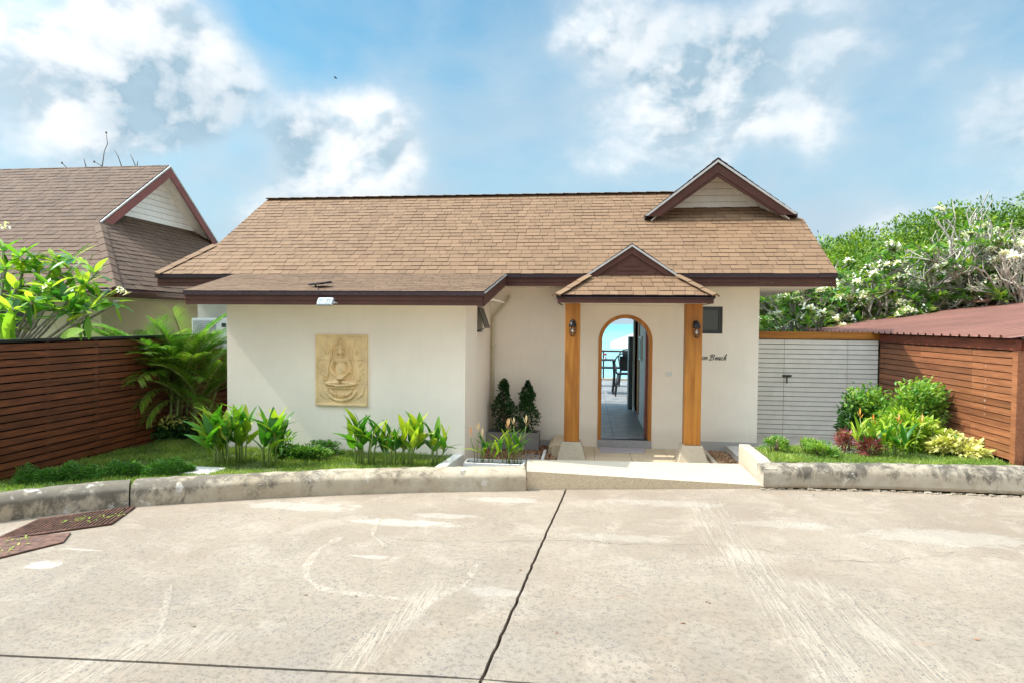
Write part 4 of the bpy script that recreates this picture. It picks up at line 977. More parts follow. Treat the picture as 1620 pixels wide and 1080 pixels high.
# carport with ribbed metal roof
cp = thing('carport', 'low carport with faded red ribbed metal roof behind the right fence', 'carport', (8, 12, 0))
cx0 = 5.12; cz0 = 1.885; sl_ = .145; fy0, fy1 = 8.3, at(1252, 520, 'z', 1.90).y
fy1 = min(19, fy1); cx1 = 13.
pitch = .22; y = fy0; b = MB(); pr_ = []
while y < fy1:
    pr_ += [(y, 0), (y+.155, 0), (y+.17, .03), (y+.205, .03)]; y += pitch
vs = []
for (yy, zz_) in pr_: vs += [(cx0, yy, cz0+zz_), (cx1, yy, cz0+zz_+sl_*(cx1-cx0))]
b.add(vs, [(2*i, 2*i+2, 2*i+3, 2*i+1) for i in range(len(pr_)-1)])
b.add([(a_, c2, d2-.004) for a_, c2, d2 in vs], [(2*i, 2*i+1, 2*i+3, 2*i+2) for i in range(len(pr_)-1)])
b.obj('metal_roof', M['roofm'], cp)
for y in (12.6, 15.5, fy1-.1):
    b = MB(); b.prism([(RX, y, 1.80), (RX, y, 1.87), (cx1, y, cz0+sl_*(cx1-cx0)-.02), (cx1, y, cz0+sl_*(cx1-cx0)-.1)], (0, .06, 0)); b.obj('rafter', M['fpost'], cp)
for x, y in ((RX+.05, 15.5), (12.5, 12.6), (12.5, 8.7)): box('post', x, x+.09, y, y+.09, -.2, cz0+sl_*(x-cx0)-.03, M['fpost'], cp)
# second small pink roof farther right
cr2 = thing('shed', 'small shed with pale pink ribbed roof behind the carport', 'shed', (12, 15.2, 0))
q0 = at(1558, 478, 'y', 15.5); q1 = at(1600, 467, 'y', 15.5)
b = MB(); b.prism([(q0.x, 15.5, q0.z), (q1.x, 15.5, q1.z), (q1.x+4, 15.5, q1.z+.3), (q1.x+4, 17.5, q1.z+.3), (q1.x, 17.5, q1.z), (q0.x, 17.5, q0.z)], (0, 0, .03)); b.obj('roof', M['roofm'], cr2)
box('wall', q0.x+.3, q1.x+3.5, 15.8, 17.2, -.2, q0.z-.02, M['beamr'], cr2)
# ================================================================== NEIGHBOUR HOUSE
nh = thing('neighbour_house', 'neighbouring house with dark brown shingle roof and red trimmed white gable at left', 'house', (-12, 11, 0))
NX = -9.6; g0, g1, g2 = at(157, 350, 'x', NX), at(268, 262, 'x', NX), at(348, 385, 'x', NX)
zbg = g0.z; npit = (g1.z-zbg)/(g1.y-g0.y)
# corner of the skirt at eave height
best = min([(abs(px_of((NX+s, g0.y-s, zbg-s*npit))[1]-456), s) for s in [i*.02 for i in range(30, 130)]])[1]
nsx = best; ez = zbg-nsx*npit; ex_ = NX+nsx; ey0 = g0.y-nsx; ey1 = g2.y+nsx
xw = -26.
b = MB()
b.prism([(xw, ey0, ez-.06), (ex_, ey0, ez-.06), (NX, g0.y, zbg-.06), (NX, g1.y, g1.z-.06), (xw, g1.y, g1.z-.06)], (0, 0, .055)) if False else None
def slabp(pts, t=.055): b.prism([Vector(p)-Vector((0, 0, t+.004)) for p in pts], (0, 0, t))
slabp([(xw, ey0, ez), (ex_, ey0, ez), (NX, g0.y, zbg), (xw, g0.y, zbg)]); slabp([(xw, g0.y, zbg), (NX, g0.y, zbg), (NX, g1.y, g1.z), (xw, g1.y, g1.z)])
slabp([(xw, g2.y, zbg), (NX, g2.y, zbg), (NX, g1.y, g1.z), (xw, g1.y, g1.z)]); slabp([(xw, ey1, ez), (ex_, ey1, ez), (NX, g2.y, zbg), (xw, g2.y, zbg)])
gi = .40; pg_ = nsx*npit/nsx
slabp([(ex_, ey0, ez), (ex_, ey1, ez), (NX-gi, g2.y-gi, zbg+gi*npit), (NX-gi, g0.y+gi, zbg+gi*npit)])
nr = b.obj('roof', M['tabnedge'], nh)
XO = 19.; TB3 = []; MTN = [M['tabn'], M['tabnedge']]; r3 = random.Random(5)
nv = Vector((0, 1, npit)).normalized(); nsl = (g1.y-ey0)/nv.y; s1_ = (g0.y-ey0)/nv.y
shingle_field(nr, Vector((-XO, ey0, ez)), (1, 0, 0), nv, [[(0, 0), (ex_+XO, 0), (NX+XO, s1_), (0, s1_)], [(0, s1_), (NX+XO, s1_), (NX+XO, nsl), (0, nsl)]], r3, .15, TB3)
nv2 = Vector((-1, 0, npit)).normalized(); s2_ = (nsx+gi)/-nv2.x
shingle_field(nr, Vector((ex_, ey0, ez)), (0, 1, 0), nv2, [[(0, 0), (ey1-ey0, 0), (ey1-ey0-nsx-gi, s2_), (nsx+gi, s2_)]], r3, .15, TB3)
lay_tabs(TB3, 290, MTN)
caps(nr, (ex_, ey0, ez+.02), (NX+.1, g0.y-.1, zbg-.06), .10, MTN, .3, name='hip_cap', bend=.05)
def rake(name, xx, ya, za, yb_, zb2_, th, t2, mat, off=0.):
    b = MB(); b.prism([(xx, ya, za-off), (xx, yb_, zb2_-off), (xx, yb_, zb2_-off-th), (xx, ya, za-off-th)], (t2, 0, 0)); return b.obj(name, mat, nh)
for yy, zz_ in ((g0.y, zbg), (g2.y, zbg)):
    rake('rake_board', NX, yy, zz_-.07, g1.y, g1.z-.07, .20, .03, M['fascian']); rake('drip_edge', NX+.005, yy, zz_-.01, g1.y, g1.z-.01, .04, .03, M['drip'])
hgt = lambda z: (g1.z-z)/npit
for i in range(10):
    z0 = zbg+gi*npit-.12+.13*i; z1 = min(z0+.122, g1.z-.1)
    if z0 > g1.z-.3: break
    b = MB(); xg = NX-gi
    b.prism([(xg+.012, g1.y-hgt(z0)+.1, z0), (xg+.012, g1.y+hgt(z0)-.1, z0), (xg+.002, g1.y+hgt(z1)-.1, z1), (xg+.002, g1.y-hgt(z1)+.1, z1)], (-.03, 0, 0)); b.obj('gable_board', M['white'], nh)
for s in (-1, 1):
    b = MB(); yy = g1.y+s*hgt(zbg)*.93; b.prism([(NX-.01, yy, zbg-.05), (NX-.01, g1.y, g1.z-.14), (NX-gi, g1.y, g1.z-.14), (NX-gi, yy, zbg-.05)], (0, 0, .02)); b.obj('soffit', M['siding'], nh)
# gutter: lengths of brown box gutter along the eaves
def gut(a, c, nseg, nm='gutter'):
    a, c = Vector(a), Vector(c)
    for i in range(nseg):
        p, q = a.lerp(c, i/nseg), a.lerp(c, (i+1)/nseg); d = (q-p).normalized(); sd = Vector((d.y, -d.x, 0)); p = p+d*.006; q = q-d*.006
        b = MB(); prof = [(-.02, 0), (.075, 0), (.085, -.02), (.07, -.055), (.075, -.075), (.045, -.125), (-.02, -.125)]
        b.prism([p+sd*u+Vector((0, 0, v)) for u, v in prof], q-p); b.obj(nm, M['gutter'], nh)
gut((ex_, ey0, ez-.02), (ex_, ey1-.4, ez-.02), 9); gut((xw, ey0, ez-.02), (ex_, ey0, ez-.02), 8)
nwx = ex_-.75; nwy = ey0+.75
c_w = at(160, 500, 'x', nwx).y
box('wall', nwx-.15, nwx, c_w, ey1-.5, -.1, ez-.10, M['wall2'], nh)
box('front_wall', nwx-1.25, nwx-.151, c_w+.0, c_w+.15, -.1, ez-.10, M['wall2'], nh)
box('dark_window', nwx-2.4, nwx-1.251, c_w+.3, c_w+.35, .6, ez-.2, M['frame'], nh); box('front_wall', nwx-6, nwx-1.2, c_w+.36, c_w+.5, -.1, ez-.10, M['wall2'], nh)
box('soffit', nwx, ex_-.01, ey0+.1, ey1-.5, ez-.15, ez-.135, M['wall2'], nh)
# ------------------------------------------------------------------ bare twigs behind the neighbour's ridge
tw = thing('bare_twigs', 'leafless twig tips of a small tree sticking up behind the left ridge', 'tree', (-14, 17.5, 0))
for k, pts in enumerate([[(162,262),(165,240),(170,228),(168,210)], [(160,262),(154,259),(149,256)], [(192,262),(187,248),(181,238)], [(214,262),(210,252),(206,245)], [(136,264),(134,256),(133,251)], [(106,266),(101,261),(98,258)], [(217,262),(218,255)]]):
    b = MB(); pp = [at(px, py, 'y', 17.5) for px, py in pts]; pp = [pp[0]-Vector((0, 0, 1.5))]+pp; b.tube(pp, [.02, .016]+[.011]*(len(pp)-3)+[.008], 5); o = b.obj('twig', M['brown'], tw)
    if k in (0, 1, 5): b2 = MB(); b2.lathe([(0, -.04), (.02, -.02), (.028, .01), (.014, .03), (0, .035)], pp[-1], 7); b2.obj('bud', M['brown'], tw)
b = MB(); b.tube([(-14, 17.5, -.2), (-13.9, 17.5, 2.5), (-13.7, 17.5, 3.6)], [.12, .09, .04], 7); b.obj('trunk', M['brown'], tw)
for px in (165, 195, 210, 120):
    e_ = at(px, 300, 'y', 17.5); b = MB(); b.tube([(-13.8, 17.5, 3.0), (e_.x*.5-6.9, 17.5, 3.9), e_], [.05, .04, .02], 6); b.obj('branch', M['brown'], tw)

# ================================================================== FIXTURES
# wall lanterns
def lantern(x, z, turn, label):
    t = thing('wall_lantern', label, 'lantern', (x, 9.99, z), 'bulkhead lanterns on the teak pillars')
    b = MB(); b.tube([(0, .01, .09), (0, -.012, .09)], .045, 14); bp = b.obj('back_plate', M['bmetal'], t, local=True)
    ox = turn*.0; cy = -.075
    b = MB(); b.tube([(0, -.012, .10), (ox*.5, -.05, .11), (ox, cy, .085)], .022, 8); b.obj('arm', M['bmetal'], t, local=True)
    b = MB(); b.lathe([(0, .105), (.03, .10), (.052, .075), (.058, .045), (.062, .035), (.062, .022), (.045, .02)], (ox, cy, 0), 18); b.obj('hood', M['bmetal'], t, local=True)
    b = MB(); b.lathe([(.038, .02), (.042, -.02), (.042, -.07), (.034, -.105), (.015, -.122), (0, -.125)], (ox, cy, 0), 16); gl_ = b.obj('glass_jar', M['bulb'], t, local=True)
    b = MB(); b.lathe([(0, .0), (.014, -.01), (.022, -.04), (.014, -.07), (0, -.075)], (ox, cy, 0), 10); b.obj('bulb', M['plastic'], gl_, local=True)
    cg = MB()
    for k in range(6):
        a = 2*pi*k/6; r = lambda q: (ox+q*cos(a), cy+q*sin(a))
        cg.tube([(*r(.05), .022), (*r(.052), -.03), (*r(.05), -.08), (*r(.036), -.118), (*r(.004), -.137)], .0038, 5)
    for z_ in (-.03, -.08):
        cg.tube([(ox+.051*cos(2*pi*k/16), cy+.051*sin(2*pi*k/16), z_) for k in range(17)], .0035, 5)
    cg.obj('cage', M['bmetal'], t, local=True); return t
l0 = at(906, 519, 'y', 9.92); lantern(l0.x, l0.z-.0, 0, 'black caged lantern on the left teak pillar of the porch')
l0 = at(1102, 521, 'y', 9.92); lantern(l0.x, l0.z, 1, 'black caged lantern on the right teak pillar of the porch')
# flood light and its solar panel
c0 = at(517, 480, 'y', WE-.05)
fl_ = thing('flood_light', 'small silver solar flood light fixed under the brown eave', 'flood light', tuple(c0))
b = MB(); b.box(-.115, .115, -.06, -.015, -.058, .058); o = b.obj('housing', M['grey'], fl_, .018, local=True); fl_.rotation_euler = (radians(-28), 0, radians(-4))
b = MB(); b.box(-.095, .095, -.064, -.0605, -.042, .042); b.obj('lens', M['glass'], fl_, .004, local=True)
b = MB(); b.box(-.09, .09, -.0600, -.0592, -.038, .038); b.obj('reflector', M['plastic'], fl_, local=True)
b = MB(); b.box(-.022, .022, -.0635, -.060, -.026, .026); b.obj('led_chip', M['siding'], fl_, local=True)
b = MB(); b.tube([(-.125, -.03, 0), (-.135, .01, .01), (-.13, .05, .03), (.13, .05, .03), (.135, .01, .01), (.125, -.03, 0)], .008, 6); b.obj('bracket', M['grey'], fl_, local=True)
sp_ = thing('solar_panel', 'small black solar panel lying on the shingles above the flood light', 'solar panel', tuple(at(507, 450, 'y', 8.45)))
sp_.rotation_euler = (radians(10), 0, radians(-35))
zf = .012
b = MB(); b.box(-.14, .14, -.10, .10, zf, zf+.016); b.obj('cells', M['solar'], sp_, .003, local=True)
b = MB(); b.box(-.15, .15, -.11, .11, zf-.012, zf-.001); b.obj('frame', M['bmetal'], sp_, local=True)
b = MB(); b.tube([(0, -.08, zf-.01), (.0, -.08, -.03)], .012, 6); b.obj('stand', M['bmetal'], sp_, local=True)
b = MB(); pp = [at(504, 455, 'y', 8.3), at(502, 460, 'y', 8.02), at(505, 466, 'y', 8.02), at(513, 473, 'y', 8.03)]; b.tube(pp, .004, 5); tag(b.obj('cable', M['bmetal']), 'thin black cable from the solar panel down to the flood light', 'cable')
# outlet, mat
o0 = at(1058, 591, 'y', WY); tag(box('outlet_plate', o0.x-.05, o0.x+.05, WY-.012, WY, o0.z-.035, o0.z+.035, M['plastic'], None, .004), 'blank white socket plate on the wall right of the archway', 'socket')
m0, m1, m2 = at(950, 714.5, 'z', -.118), at(1019, 715, 'z', -.118), at(948, 704, 'z', -.118)
b = MB(); b.prism([(m0.x, m0.y, -.129), (m1.x, m1.y, -.129), (1.02, 10.95, -.129), (.21, 10.95, -.129)], (0, 0, .012)); tag(b.obj('doormat', M['mat'], None, .004), 'thin pale lilac doormat before the grey doorstep', 'doormat')
# lettering, handwritten style: "on Beach"
GL = {
 'o': (.62, [[(.30,.62),(.12,.50),(.08,.22),(.22,.02),(.42,.08),(.50,.34),(.44,.56),(.30,.62)]]),
 'n': (.72, [[(.10,.60),(.12,.30),(.06,.0)],[(.10,.30),(.28,.58),(.42,.58),(.42,.30),(.44,.06),(.62,.08)]]),
 'B': (1.0, [[(.28,1.10),(.26,.60),(.14,.06)],[(-.10,.10),(.08,-.12),(.40,-.04),(.70,.14),(.74,.42),(.50,.58),(.30,.58)],[(.30,.58),(.62,.68),(.78,.92),(.60,1.12),(.28,1.12),(-.02,.98),(-.06,.78),(.06,.72)]]),
 'e': (.56, [[(.10,.28),(.36,.36),(.42,.52),(.28,.62),(.10,.42),(.12,.12),(.28,.0),(.52,.14)]]),
 'a': (.66, [[(.46,.56),(.26,.62),(.08,.38),(.10,.08),(.26,.02),(.42,.26),(.48,.58)],[(.48,.58),(.44,.20),(.50,.02),(.64,.12)]]),
 'c': (.54, [[(.42,.50),(.28,.62),(.10,.42),(.10,.12),(.26,.0),(.50,.14)]]),
 'h': (.70, [[(.30,1.10),(.18,.60),(.08,.0)],[(.12,.26),(.32,.58),(.46,.54),(.42,.24),(.46,.02),(.62,.10)],[(.30,1.10),(.40,1.2),(.42,1.04),(.30,.86)]]),
}
lt0 = at(1109.5, 568.5, 'y', WY); lt1 = at(1149.5, 568.5, 'y', WY)
word = 'on Beach'; tot = sum(.34 if c == ' ' else GL[c][0] for c in word)
sc = (lt1.x-lt0.x)/(tot+.05)
tx = thing('wall_lettering', 'black script lettering reading on Beach beside the right pillar', 'lettering', (lt0.x, WY, lt0.z)); cu = 0
def smooth(pts, n=5):
    out = []; P_ = [Vector(p) for p in pts]
    for i in range(len(P_)-1):
        p0, p1, p2, p3 = P_[max(i-1, 0)], P_[i], P_[i+1], P_[min(i+2, len(P_)-1)]
        for k in range(n):
            t = k/n; out.append(.5*((2*p1)+(p2-p0)*t+(2*p0-5*p1+4*p2-p3)*t*t+(3*p1-p0-3*p2+p3)*t**3))
    return out+[P_[-1]]
for c in word:
    if c == ' ': cu += .34; continue
    wd, st = GL[c]; b = MB()
    for s in st:
        pp = smooth([(x, z, 0) for x, z in s]); pp = [Vector(((cu+p.x+p.y*.28)*sc, -.008, p.y*sc)) for p in pp]
        rr = [sc*(.03+.045*abs((pp[min(i+1, len(pp)-1)]-pp[max(i-1, 0)]).normalized().z)) for i in range(len(pp))]
        b.tube(pp, rr, 6)
    b.obj('letter', M['black'], tx, local=True); cu += wd
# air conditioner
ac = thing('air_conditioner', 'white outdoor air conditioning unit with round grille behind the palm', 'air conditioner', (-6.75, 10.6, 0))
A0, A1 = at(303, 503, 'y', 10.5), at(358, 541, 'y', 10.5); ax0, ax1 = A0.x, A0.x+.82; az1 = A0.z; az0 = az1-.55
box('housing', ax0, ax1, 10.5, 10.80, az0, az1, M['plastic'], ac, .015)
fcx, fcz = ax0+.25, az1-.26
b = MB(); b.box(ax0+.03, ax0+.47, 10.488, 10.4995, az0+.06, az1-.04); b.obj('grille_panel', M['grey'], ac, .02)
for i in range(5):
    b = MB(); r = .04+.036*i; b.tube([(fcx+r*cos(2*pi*k/20), 10.482, fcz+r*sin(2*pi*k/20)) for k in range(21)], .004, 5); b.obj('grille_ring', M['plastic'], ac)
for k in range(8):
    b = MB(); a = pi*k/4; b.tube([(fcx, 10.484, fcz), (fcx+.19*cos(a), 10.484, fcz+.19*sin(a))], .003, 4); b.obj('grille_bar', M['plastic'], ac)
box('badge', ax0+.58, ax0+.66, 10.495, 10.4998, az1-.16, az1-.09, M['frame'], ac)
box('wall_bracket', ax0+.1, ax0+.14, 10.5, 10.99, az0-.04, az0-.002, M['grey'], ac); box('wall_bracket', ax1-.14, ax1-.1, 10.5, 10.99, az0-.04, az0-.002, M['grey'], ac)
# ------------------------------------------------------------------ carved sandstone relief in nine tiles
pz0, pz1 = .806, 1.83; px0, px1 = -3.905, -3.13; PWd = px1-px0; PHt = pz1-pz0
rl = thing('wall_relief', 'upright rectangular sandstone plaque of a seated meditating figure on the cream wall', 'wall plaque', (px0, WF, pz0))
NXg, NZg = 150, 198
uu = (np.arange(NXg+1)/NXg-.5)*.775; vv_ = (np.arange(NZg+1)/NZg)*1.024
U_, V_ = np.meshgrid(uu, vv_)
Hh = np.zeros_like(U_)
def cap(x0, z0, x1, z1, r0, r1, h, mir=True, soft=.55):
    global Hh
    for s in ((1, -1) if mir else (1,)):
        ax, bx = x0*s, x1*s; dx, dz = bx-ax, z1-z0; L2 = dx*dx+dz*dz+1e-9
        t = np.clip(((U_-ax)*dx+(V_-z0)*dz)/L2, 0, 1); d = np.hypot(U_-ax-dx*t, V_-z0-dz*t); r = r0+(r1-r0)*t
        q = np.sqrt(np.clip(1-(d/r)**2, 0, 1))**(1/soft*.6)*h
        Hh = np.maximum(Hh, q)
def chain(pts, r, h, mir=True):
    for (a, c) in zip(pts, pts[1:]): cap(a[0], a[1], c[0], c[1], r, r, h, mir)
def ell(cx, cz, rx, rz, h, mir=False, add=False):
    global Hh
    for s in ((1, -1) if mir else (1,)):
        q = np.sqrt(np.clip(1-((U_-cx*s)/rx)**2-((V_-cz)/rz)**2, 0, 1))*h
        Hh = np.maximum(Hh, q)
# raised border frame
brd = np.minimum(np.minimum(U_+.3875, .3875-U_), np.minimum(V_, 1.024-V_)); Hh = np.where(brd < .028, .014, 0.)
Hh = np.maximum(Hh, np.where((np.abs(U_) > .30) & (V_ > .70), .006, 0.))
# pointed aureole with curled ends
aur = [(0,.985),(.03,.955),(.07,.915),(.115,.86),(.14,.80),(.15,.73),(.165,.66),(.185,.58),(.20,.50),(.205,.43),(.225,.385),(.258,.375),(.275,.40),(.26,.425)]
chain(aur, .014, .024); chain([(.17,.86),(.185,.80),(.20,.76),(.225,.75),(.24,.78),(.225,.82)], .011, .018); ell(.205,.885,.018,.035,.018,True)
chain([(0,.935),(.05,.895),(.09,.84),(.105,.78),(.11,.72)], .009, .016)
rr_ = random.Random(3)
for i in range(24):
    x, z = rr_.uniform(.255, .335), rr_.uniform(.44, .68); a = rr_.uniform(0, 6)
    chain([(x+.016*cos(a+k*.9)*(1-k*.12), z+.016*sin(a+k*.9)*(1-k*.12)) for k in range(5)], .005, .011)
for i in range(6): chain([(.22+.02*i, .10+.012*i), (.27+.014*i, .13+.02*i), (.31+.008*i, .20+.02*i)], .006, .012)
# lotus throne: a bowl of petals below the legs
for i in range(-7, 8):
    a = i/7.2*1.35; ell(.225*sin(a), .255-.175*cos(a), .024, .030, .030)
for i in range(-5, 6):
    a = i/5.3*1.25; ell(.165*sin(a), .262-.115*cos(a), .017, .038, .038)
cap(-.185,.262,.185,.262,.020,.020,.034,False)
# seated figure: crossed legs, torso, arms meeting in the lap, head
cap(.04,.345,.185,.325,.036,.034,.060); ell(.205,.322,.036,.030,.060,True); cap(.17,.312,-.06,.292,.024,.018,.070,False); cap(-.17,.312,.06,.288,.022,.016,.064,False)
ell(0,.53,.088,.155,.048); cap(-.075,.655,.075,.655,.036,.036,.050,False); ell(0,.42,.075,.04,.052)
chain([(.108,.655),(.133,.60),(.140,.54),(.132,.50)], .027, .062); cap(.132,.50,.030,.405,.024,.016,.072); cap(-.045,.400,.045,.400,.017,.017,.078,False)
chain([(-.085,.665),(-.03,.58),(.03,.52),(.085,.49)], .006, .056, False)
chain([(.045,.50),(.02,.485),(.0,.48)], .008, .056, False)
cap(0,.69,0,.73,.024,.022,.050,False); ell(0,.785,.047,.060,.072); ell(0,.835,.044,.030,.070); ell(0,.872,.024,.030,.062); ell(0,.905,.010,.020,.048); chain([(.049,.80),(.052,.76),(.050,.735)], .008, .048)
chain([(-.046,.822),(0,.836),(.046,.822)], .006, .078, False); ell(0,.783,.007,.020,.082); ell(.019,.797,.012,.004,.079,True); ell(0,.757,.014,.005,.078)
Hh = Hh+np.random.RandomState(1).rand(*Hh.shape)*.0006
cuts_x = [0, 50, 101, NXg]; cuts_z = [0, 62, 128, NZg]
for i in range(3):
    for j in range(3):
        i0, i1 = cuts_x[i], cuts_x[i+1]; j0, j1 = cuts_z[j], cuts_z[j+1]; nx_, nz_ = i1-i0+1, j1-j0+1
        g = .0012
        X_ = (U_[j0:j1+1, i0:i1+1]+.3875).copy(); Z_ = V_[j0:j1+1, i0:i1+1].copy(); Y_ = -(.022+Hh[j0:j1+1, i0:i1+1])
        X_[:, 0] += g; X_[:, -1] -= g; Z_[0] += g; Z_[-1] -= g
        V3 = np.stack([X_, Y_, Z_], -1).reshape(-1, 3); idx = np.arange(nx_*nz_).reshape(nz_, nx_)
        Q = np.stack([idx[:-1, :-1], idx[:-1, 1:], idx[1:, 1:], idx[1:, :-1]], -1).reshape(-1, 4)
        per = list(idx[0])+list(idx[1:, -1])+list(idx[-1, :-1][::-1])+list(idx[1:-1, 0][::-1]); nb = len(V3)
        back = V3[per].copy(); back[:, 1] = -.001
        n_ = len(per); Q2 = [(per[k], nb+k, nb+(k+1) % n_, per[(k+1) % n_]) for k in range(n_)]
        me = fast_mesh('carved_tile', np.concatenate([V3, back]), np.concatenate([Q, np.array(Q2)]), M['stone'], None, True)
        o = bpy.data.objects.new('carved_tile', me); COL.objects.link(o); o.parent = rl
# ------------------------------------------------------------------ planters
tp = at(852, 712, 'z', -.13); ty = tp.y; tx1 = tp.x; tz = at(850, 685, 'y', ty).z
def trough(name, label, x0, x1, y0, y1, z0, z1, mat, wall=.03, fill='soil', gr=None):
    t = thing(name, label, 'planter', ((x0+x1)/2, (y0+y1)/2, z0), gr)
    b = MB(); b.box(x0, x1, y0, y0+wall, z0, z1); b.box(x0, x1, y1-wall, y1, z0, z1); b.box(x0, x0+wall, y0+wall, y1-wall, z0, z1); b.box(x1-wall, x1, y0+wall, y1-wall, z0, z1); b.box(x0+wall, x1-wall, y0+wall, y1-wall, z0, z0+.03)
    b.obj('box', mat, t, .004); box('soil', x0+wall, x1-wall, y0+wall, y1-wall, z1-.07, z1-.04, M[fill], t); return t
trough('planter', 'grey concrete planter box holding two clipped shrubs against the wall', tx1-.98, tx1, ty, ty+.34, -.13, tz, M['greyc'], .035)
w0, w1 = at(733, 731, 'y', 8.05), at(829, 730, 'y', 8.05)
trough('planter', 'low white trough with orange flowered heliconias behind the kerb', w0.x, w1.x, 8.05, 8.32, -.13, w0.z, M['white'], .025)
b = MB(); b.prism([(-1.86, 7.55, -.15), (-1.86, 7.55, .235), (-1.86, 8.655, .16), (-1.86, 8.655, -.15)], (.13, 0, 0)); tag(b.obj('low_wall', M['white'], None, .006), 'short white garden wall between the wing corner and the kerb', 'wall')
# ================================================================== TERRACE SEEN THROUGH THE DOOR
TYE = at(965, 597, 'z', 0).y
rail = thing('terrace_railing', 'brown top rail with glass panels at the sea end of the terrace', 'railing', (1.5, 22.8, 0))
ry = 22.8; rz = at(965, 555, 'y', ry).z
box('top_rail', -4, 5, ry, ry+.06, rz-.03, rz+.03, M['fascia'], rail)
for i in range(7): x = -3.2+i*1.25; box('post', x, x+.05, ry, ry+.05, -.2, rz-.03, M['bmetal'], rail); box('glass_panel', x+.06, x+1.24, ry+.02, ry+.03, .08, rz-.06, M['glass'], rail)
box('kerb_strip', -4, 5, ry-.1, ry+.15, -.02, .06, M['aggt'], rail)
def table(name, label, cx, cy, w, d, h, leg):
    t = thing(name, label, 'table', (cx, cy, 0)); box('table_top', cx-w/2, cx+w/2, cy-d/2, cy+d/2, h-.03, h, M['bmetal'], t)
    for sx in (-1, 1):
        for sy in (-1, 1): b = MB(); b.tube([(cx+sx*(w/2-.05), cy+sy*(d/2-.05), h-.03), (cx+sx*(w/2-.02), cy+sy*(d/2-.05), h*.5), (cx+sx*(w/2-.06), cy+sy*(d/2-.05), 0)], .02, 6); b.obj('leg', M['bmetal'], t)
c = at(973, 568, 'y', 18.5); table('terrace_table', 'black outdoor table with a red flower on the terrace', c.x-.5, 18.5, 1.0, .7, c.z, 0)
fv = at(957.5, 566, 'y', 18.4); v_ = thing('flower_vase', 'tiny vase with one red flower on the black terrace table', 'vase', (fv.x, 18.4, c.z))
b = MB(); b.lathe([(0, 0), (.03, 0), (.035, .05), (.015, .09), (.018, .1)], (0, 0, 0), 10); b.obj('vase', M['plastic'], v_, local=True)
b = MB()
for k in range(7): b.lathe([(0, -.02), (.022, 0), (.01, .02), (0, .024)], (.022*cos(k), .022*sin(k), .13+.006*k), 6)
b.obj('flower_head', plain('red_flower', (.7, .02, .03), .5), v_, local=True)
c = at(966, 580, 'y', 20.5); bn = thing('terrace_bench', 'black slatted bench behind the terrace table', 'bench', (c.x, 20.5, 0))
box('seat', c.x-1.0, c.x+.75, 20.4, 20.8, c.z-.05, c.z, M['bmetal'], bn)
for x in (c.x-.9, c.x+.1, c.x+.6): box('leg', x, x+.06, 20.45, 20.52, 0, c.z-.05, M['bmetal'], bn)
def chair(cx, cy, label):
    t = thing('terrace_chair', label, 'chair', (cx, cy, 0), 'black chairs on the terrace')
    box('seat', cx-.22, cx+.22, cy-.22, cy+.22, .60, .64, M['bmetal'], t, .01)
    for sx, sy in ((-1, -1), (-1, 1), (1, -1), (1, 1)): b = MB(); b.tube([(cx+sx*.19, cy+sy*.19, .60), (cx+sx*.26, cy+sy*.26, 0)], .02, 6); b.obj('leg', M['bmetal'], t)
    b = MB(); b.tube([(cx-.22+.0, cy+.2, .62), (cx-.26, cy+.24, .85)]+[(cx-.27*cos(pi*k/10), cy+.26, .9+.28*sin(pi*k/10)) for k in range(11)]+[(cx+.26, cy+.24, .85), (cx+.22, cy+.2, .62)], .02, 6); b.obj('back_frame', M['bmetal'], t)
    b = MB(); b.add([(cx-.12, cy+.24, .68), (cx+.12, cy+.24, .68), (cx+.13, cy+.27, 1.1), (cx-.13, cy+.27, 1.1)], [(0, 1, 2, 3)]); b.prism([(cx-.12, cy+.24, .68), (cx+.12, cy+.24, .68), (cx+.14, cy+.27, 1.1), (cx-.14, cy+.27, 1.1)], (0, .01, 0)); b.obj('backrest', M['frame'], t)
    for s in (-1, 1): b = MB(); b.tube([(cx+s*.24, cy+.22, .82), (cx+s*.25, cy-.18, .83), (cx+s*.24, cy-.2, .62)], .018, 6); b.obj('armrest', M['bmetal'], t)
c = at(985, 625, 'z', 0); chair(c.x+.05, c.y, 'nearest black round backed chair beside the dark cabinet'); 
c = at(990, 612, 'z', 0); chair(c.x+.06, c.y+.5, 'black round backed chair farther towards the sea railing')
c = at(993, 643, 'z', 0); k_ = at(992.5, 532, 'y', c.y).z
cb = thing('tall_cabinet', 'tall dark grey cabinet at the end of the corridor wall', 'cabinet', (1.2, 15, 0)); box('body', at(992, 640, 'y', c.y).x, cx+.09, 15.02, 15.5, 0, k_, plain('dark_cabinet_paint', (.07,.085,.085), .5), cb, .01); box('handle', at(992, 640, 'y', c.y).x-.012, at(992, 640, 'y', c.y).x-.002, 15.06, 15.08, .7, 1.2, M['grey'], cb)
pc_ = at(994, 537, 'y', 19.5); ps = thing('parasol', 'white parasol tilted at the end of the terrace', 'parasol', (pc_.x+.5, 19.5, 0))
b = MB(); ctr = Vector((pc_.x+.55, 19.5, pc_.z+.34)); nseg = 8; rim = [ctr+Vector((1.15*cos(2*pi*k/8+.3), 1.15*sin(2*pi*k/8+.3), -.42)) for k in range(8)]
b.add([ctr]+rim, [(0, 1+k, 1+(k+1) % 8) for k in range(8)]); b.add([r-Vector((0, 0, 0)) for r in rim]+[r-Vector((0, 0, .16)) for r in rim], [(k, (k+1) % 8, 8+(k+1) % 8, 8+k) for k in range(8)])
b.obj('canopy', M['white'], ps); b = MB(); b.tube([(ctr.x, ctr.y, 0), ctr], .025, 8); b.obj('pole', M['bmetal'], ps)
